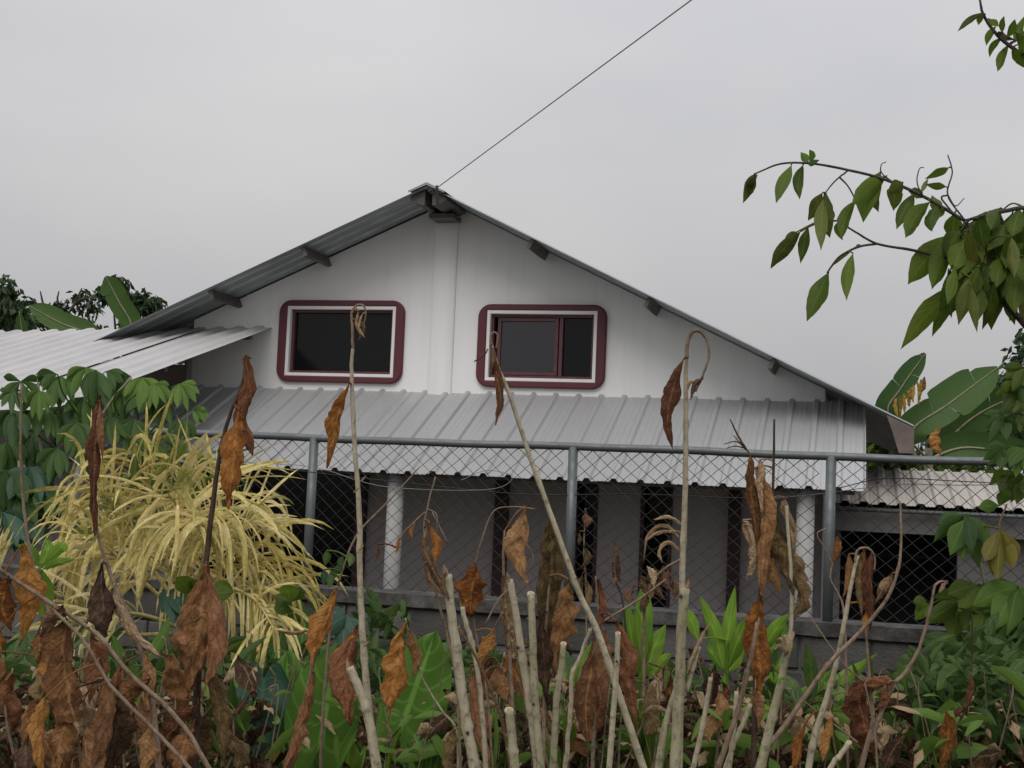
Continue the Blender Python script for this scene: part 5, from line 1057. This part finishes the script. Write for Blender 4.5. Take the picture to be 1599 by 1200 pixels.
leaf(e, [(1476,1104),(1482,1140),(1474,1175),(1470,1215)], 32, 4.58, 'dry_orange', 'dry', 'dry'); leaf(e, [(1516,1055),(1516,1085),(1503,1112)], 14, 4.58, 'dry_red', 'roll', 'dry'); leaf(e, [(1505,1105),(1496,1112),(1492,1122)], 14, 4.58, 'dry_red', 'dry', 'dry')
e = dead('thin crossed twigs in front of the block wall at right', 1330, 4.0)
stem(e, [(1264,962),(1290,1000),(1320,1040),(1350,1066)], 4.0, 2.5, 3, 'stalk_brown', 'twig', 6); stem(e, [(1350,1066),(1365,1140),(1372,1230)], 4.0, 3, 4, 'stalk_brown', 'stem', 6, ground=True); stem(e, [(1255,1095),(1300,1130),(1340,1160)], 4.0, 2, 3, 'stalk_brown', 'twig', 6)
leaf(e, [(1300,1120),(1292,1155),(1285,1190)], 22, 4.0, 'dry_orange', 'roll', 'dry'); leaf(e, [(1255,1135),(1248,1170),(1240,1205)], 22, 4.0, 'dry_orange', 'roll', 'dry')
e = dead('curved grey branch crossing in front of the right fence post', 1330, 4.6)
stem(e, [(1300,720+160),(1297,905),(1310,930),(1318,960),(1322,1060),(1324,1215)], 4.6, 2.5, 5, 'stalk_brown', 'stem', 6, ground=True); leaf(e, [(1308,838),(1308,855),(1300,885)], 13, 4.6, 'dry_orange', 'dry', 'dry'); stem(e, [(1300,880),(1290,860),(1276,835),(1290,825)], 4.6, 2, 2, 'stalk_brown', 'twig', 5)

# cut stalks
CG = 'cut pale stalks in front'
def cut(label, pp, d, w0, w1, mat='stalk', top='round', knots=(), nodes=(.35, .7)):
    e = plant('cut_stalk', label, 'cut stalk', pp[-1][0], 745, d, CG)
    w0 *= .8; w1 *= .78
    stem(e, pp, d, w0, w1, mat, 'stem', 12, wob=.04, ground=True, nodes=nodes)
    (x, y) = pp[0]
    if top == 'round': cut_end(e, x, y-1, d, w0*.98)
    else:             # slanted splinter
        s = 1 if top == 'right' else -1
        leaf(e, [(x-s*w0*.1, y+w0*1.6), (x+s*w0*.1, y+4), (x+s*w0*.42, y-w0*1.1)], w0*.95, d, 'dry_pale', 'strap', 'dry', 'splinter', crump=.2, fold=.9, ragged=.15, twist=0)
    for kx, ky in knots: knot(e, kx, ky, d, w1)
    for _ in range(3):
        t = RL.uniform(.12, .8); q = lerpl([Vector((a_, b_, 0)) for a_, b_ in pp], t); sg = RL.choice((-1, 1)); hw = (w0+(w1-w0)*t)*.5
        stem(e, [(q.x+sg*hw*.5, q.y+2), (q.x+sg*hw*1.05, q.y-1), (q.x+sg*hw*1.25, q.y-hw*.5)], d, hw*.55, hw*.22, 'stalk_brown', 'leaf_scar', 6)
    return e
cut('slanted pale cut stalk leaning left against the tall thin stalk', [(546,1042),(560,1075),(575,1120),(590,1215)], 3.4, 17, 25, 'stalk', 'left')
e = cut('tall thick pale cut stalk left of centre with a broken top and ring node', [(699,897),(705,960),(715,1030),(724,1100),(734,1160),(744,1220)], 3.4, 18, 27, 'stalk', 'left', [(730,1145)], (.25,.52))
leaf(e, [(700,935),(692,915),(697,893)], 14, 3.38, 'dry_pale', 'strap', 'dry', 'splinter')
cut('left one of the paired cut stalks with a split open top', [(796,905),(806,960),(816,1030),(828,1110),(842,1220)], 3.45, 14, 20, 'stalk', 'left', [(809,1012)])
cut('right one of the paired cut stalks with a dark knot', [(829,928),(832,1000),(836,1100),(845,1220)], 3.4, 15, 20, 'stalk_green', 'round', [(833,1100)])
cut('shortest cut stalk with a flat top at the bottom centre', [(795,1110),(800,1160),(806,1225)], 3.2, 18, 24, 'stalk_green', 'round', [(809,1155)])
cut('grey-green forked cut stalk right of the paired stalks', [(880,1006),(876,1050),(869,1090),(866,1150),(862,1220)], 3.5, 12, 18, 'stalk_green', 'round')
cut('thin zigzag pale stick leaning on the grey-green stalk', [(922,982),(912,1010),(904,1032),(893,1055),(892,1090),(887,1150),(880,1220)], 3.6, 7, 10, 'stalk', 'right')
cut('slim smooth cut stalk with a round hollow top right of centre', [(965,990),(963,1040),(958,1110),(950,1215)], 3.4, 11, 15, 'stalk', 'round', [(963,1033)], (.3,))
e = cut('thickest cut stalk with a sharp slanted top right of centre', [(1070,920),(1064,980),(1062,1050),(1058,1120),(1053,1220)], 3.2, 20, 27, 'stalk_green', 'right', [(1063,932)], (.4,))
stem(e, [(1062,1062),(1046,1110),(1034,1160),(1026,1225)], 3.22, 10, 13, 'stalk_green', 'side_shoot', 10); leaf(e, [(1074,1052),(1086,1015),(1108,974)], 12, 3.2, 'dry_pale', 'strap', 'dry', 'splinter', fold=.9); stem(e, [(1072,1080),(1078,1060),(1092,1010)], 3.22, 7, 6, 'stalk', 'side_shoot', 8)
cut('hollow cut stalk end right of the thickest stalk', [(1110,1058),(1104,1095),(1094,1150),(1078,1222)], 3.5, 9, 14, 'stalk', 'right')
cut('long mottled cut stalk leaning right beside the orange hanging leaf', [(1183,972),(1170,1040),(1152,1110),(1135,1160),(1115,1222)], 3.5, 9, 14, 'stalk_brown', 'right')
cut('slender upright stalk between the mottled stalk and the green bud stalk', [(1150,1080),(1146,1140),(1136,1222)], 3.55, 9, 12, 'stalk', 'right')
e = cut('stout cut stalk with a frayed top and a small green bud', [(1228,1020),(1218,1070),(1206,1120),(1192,1180),(1182,1225)], 3.3, 15, 25, 'stalk_green', 'left', (), (.35,))
for pp in ([(1210,1068),(1203,1058),(1198,1056)], [(1210,1068),(1212,1055),(1208,1048)], [(1212,1068),(1220,1060),(1226,1062)], [(1208,1066),(1204,1054),(1206,1050)]): leaf(e, pp, 6, 3.24, 'ginger', 'lance', name='bud_leaf')
for pp in ([(1228,1020),(1222,1000),(1212,998)], [(1232,1020),(1236,1000),(1240,985)], [(1226,1022),(1218,1010),(1208,1015)], [(1230,1018),(1228,1000),(1222,992)]): leaf(e, pp, 8, 3.28, 'dry_pale', 'strap', 'dry', 'frayed_fibre')
cut('leaning pale cut stick at the bottom right of the stalk cluster', [(1326,1160),(1312,1180),(1290,1212)], 3.3, 11, 13, 'stalk', 'round')
cut('slanted pale stick beneath the orange hanging leaf', [(1172,1100),(1160,1130),(1145,1165),(1128,1222)], 3.6, 9, 11, 'stalk', 'right')
cut('short pale stick leaning right behind the tall cut stalk', [(722,948),(728,975),(737,1005),(750,1080),(760,1222)], 3.9, 10, 12, 'stalk', 'left')
cut('thin reddish stick leaning across behind the shortest cut stalk', [(720,985),(745,1030),(765,1075),(785,1130),(800,1222)], 3.75, 5, 7, 'dry_pale', 'left')

# ================================================================ undergrowth (uncountable)
RU = random.Random(5)
def undergrowth(name, label, cat, boxes, mat, size, dry):
    mb = MB()
    for x0, x1, ytop, d0, d1, n in boxes:
        for _ in range(n):
            x = RU.uniform(x0, x1); d = RU.uniform(d0, d1); t = at(x, ytop + 60*noise.noise(Vector((x*.02, d*.8, 2))), d)
            z = t.z*(1 - RU.random()**1.6*0.75); p = Vector((t.x, t.y, max(0.01, z))); s = size*RU.choice([.4, .55, .8, 1.0, 1.35, 1.8])*RU.uniform(.8, 1.2)
            dr = Vector((RU.uniform(-1, 1), RU.uniform(-1, 1), RU.uniform(-1, .6) if dry else RU.uniform(-.7, .9))).normalized()
            q = [p, p+dr*s*.5+Vector((0, 0, s*.12)), p+dr*s]
            blade(mb, q, s*(RU.uniform(.25, .5) if dry else RU.uniform(.14, .42)), 'dry' if dry else 'lance', twist=RU.uniform(-1.3, 1.3), fold=.4, crump=.7 if dry else .1, ragged=.2 if dry else 0, nu=5, nv=1 if not dry else 2)
    o = mb.build(name, MT[mat], None, smooth=True); tag(o, label, cat, kind='stuff'); return o
def stems_stuff(name, label, cat, boxes, mat):
    mb = MB()
    for x0, x1, ytop, d0, d1, n in boxes:
        for _ in range(n):
            x = RU.uniform(x0, x1); d = RU.uniform(d0, d1); t = at(x, ytop+RU.uniform(-25, 50), d); b = Vector((t.x+RU.uniform(-.25, .25), t.y+RU.uniform(-.1, .1), 0))
            mb.tube(spline([b, b.lerp(t, .5)+Vector((RU.uniform(-.06, .06), 0, 0)), t, t+Vector((RU.uniform(-.05, .05), 0, RU.uniform(.02, .09)))], 3), RU.uniform(.0012, .0034), 4, cap=False)
    tag(mb.build(name, MT[mat], None), label, cat, kind='stuff')
# more hanging dead leaves on the heap at the left and low among the stalks
low = []
def low_dead(label, xs, ys, n, d0, d1, ln, wd, mats):
    e = dead(label, (xs[0]+xs[1])/2, (d0+d1)/2)
    for k in range(n):
        x = RL.uniform(*xs); y = RL.uniform(*ys); l = RL.uniform(*ln); d = RL.uniform(d0, d1); sw = RL.uniform(-.35, .35)*l
        if k % 3 == 0: stem(e, [(x, y-10), (x+RL.uniform(-12, 12), y+60), (x+RL.uniform(-25, 25), 1225)], d+.03, 3, 6, 'stalk_brown', 'stem', 6, ground=True)
        leaf(e, [(x, y), (x+sw*.2+RL.uniform(-8, 8), y+l*.35), (x+sw*.7+RL.uniform(-8, 8), y+l*.7), (x+sw, y+l)], RL.uniform(*wd), d, RL.choice(mats), RL.choice(['dry', 'band', 'roll', 'obov']), 'dry', crump=RL.uniform(.5, .9))
MX = ['dry', 'dry', 'dry_red', 'dry_olive', 'dry', 'dry_orange', 'dry_pale']
low_dead('heap of hanging crumpled brown leaves at the lower left edge', (-10, 130), (1000, 1150), 9, 3.6, 4.3, (70, 140), (34, 60), MX)
low_dead('crumpled brown leaves hanging below the straw palm', (130, 270), (1020, 1150), 8, 3.7, 4.4, (70, 140), (30, 56), MX)
low_dead('dead brown leaves drooping beside the dark blue-green taro leaf', (270, 370), (1060, 1150), 5, 3.8, 4.4, (60, 110), (28, 46), MX)
low_dead('small dead leaves low between the tall cut stalk and the paired stalks', (745, 860), (1010, 1140), 7, 4.4, 5.2, (50, 100), (26, 44), MX)
low_dead('dead leaves low around the slim hollow-topped stalk', (890, 1050), (1020, 1150), 8, 4.4, 5.4, (50, 100), (24, 42), MX)
low_dead('dead leaves low between the thickest stalk and the bud stalk', (1070, 1200), (1060, 1160), 7, 4.6, 5.4, (45, 90), (22, 38), MX)
low_dead('dead leaves low in front of the block wall right of the bud stalk', (1230, 1420), (1090, 1170), 9, 4.6, 5.4, (45, 80), (20, 36), MX)
low_dead('few dead leaves among the weeds in the lower right corner', (1420, 1590), (1110, 1180), 8, 4.8, 5.6, (45, 80), (18, 32), MX)
undergrowth('dry_undergrowth', 'heap of crumpled dry brown leaves filling the ground in front of the wall', 'dry leaves',
 [(-60,420,1095,4.4,6.4,800),(380,760,1160,4.8,6.6,260),(700,1120,1095,4.6,6.6,800),(1100,1240,1120,4.6,6.4,320),(1230,1430,1135,4.6,6.2,420),(1400,1660,1165,4.6,6.2,260),(1660,2300,1165,4.6,6.2,250),(-700,-60,1100,4.4,6.4,500),(840,1200,1040,5.6,7.2,350)], 'under_dry', .10, True)
undergrowth('green_undergrowth', 'tangle of small green weeds at the foot of the block wall', 'weeds',
 [(-60,480,1040,5.4,7.3,1300),(420,760,1040,5.8,7.4,900),(640,1240,1090,5.2,7.2,1500),(1240,1440,1105,5.0,7.0,1100),(1430,1680,1050,4.8,7.0,2400),(1660,2300,1060,4.8,7.0,900),(-700,-60,1060,5.4,7.2,700),(1500,1680,1000,6.2,7.3,1200),(480,640,960,7.2,7.6,160)], 'weed', .12, False)
undergrowth('straw_litter', 'scattered pale straw-coloured leaf scraps among the dead stalks', 'dry leaves',
 [(-60,420,1075,4.2,6.4,420),(380,760,1120,4.6,6.6,260),(700,1240,1080,4.4,6.6,620),(1230,1660,1115,4.4,6.2,420)], 'dry_pale', .065, True)
undergrowth('lime_weeds', 'scattered fresh light green weed leaves in the undergrowth', 'weeds',
 [(330,760,1100,4.4,6.4,220),(700,1300,1090,4.4,6.4,360),(1300,1660,1100,4.4,6.2,260)], 'cassava_light', .10, False)
stems_stuff('dry_stems', 'thin dry stems and twigs standing among the weeds', 'twigs',
 [(-60,480,1030,4.4,7,80),(420,1300,1070,4.4,7.2,170),(1300,1660,1080,4.6,7,90)], 'stalk_brown')
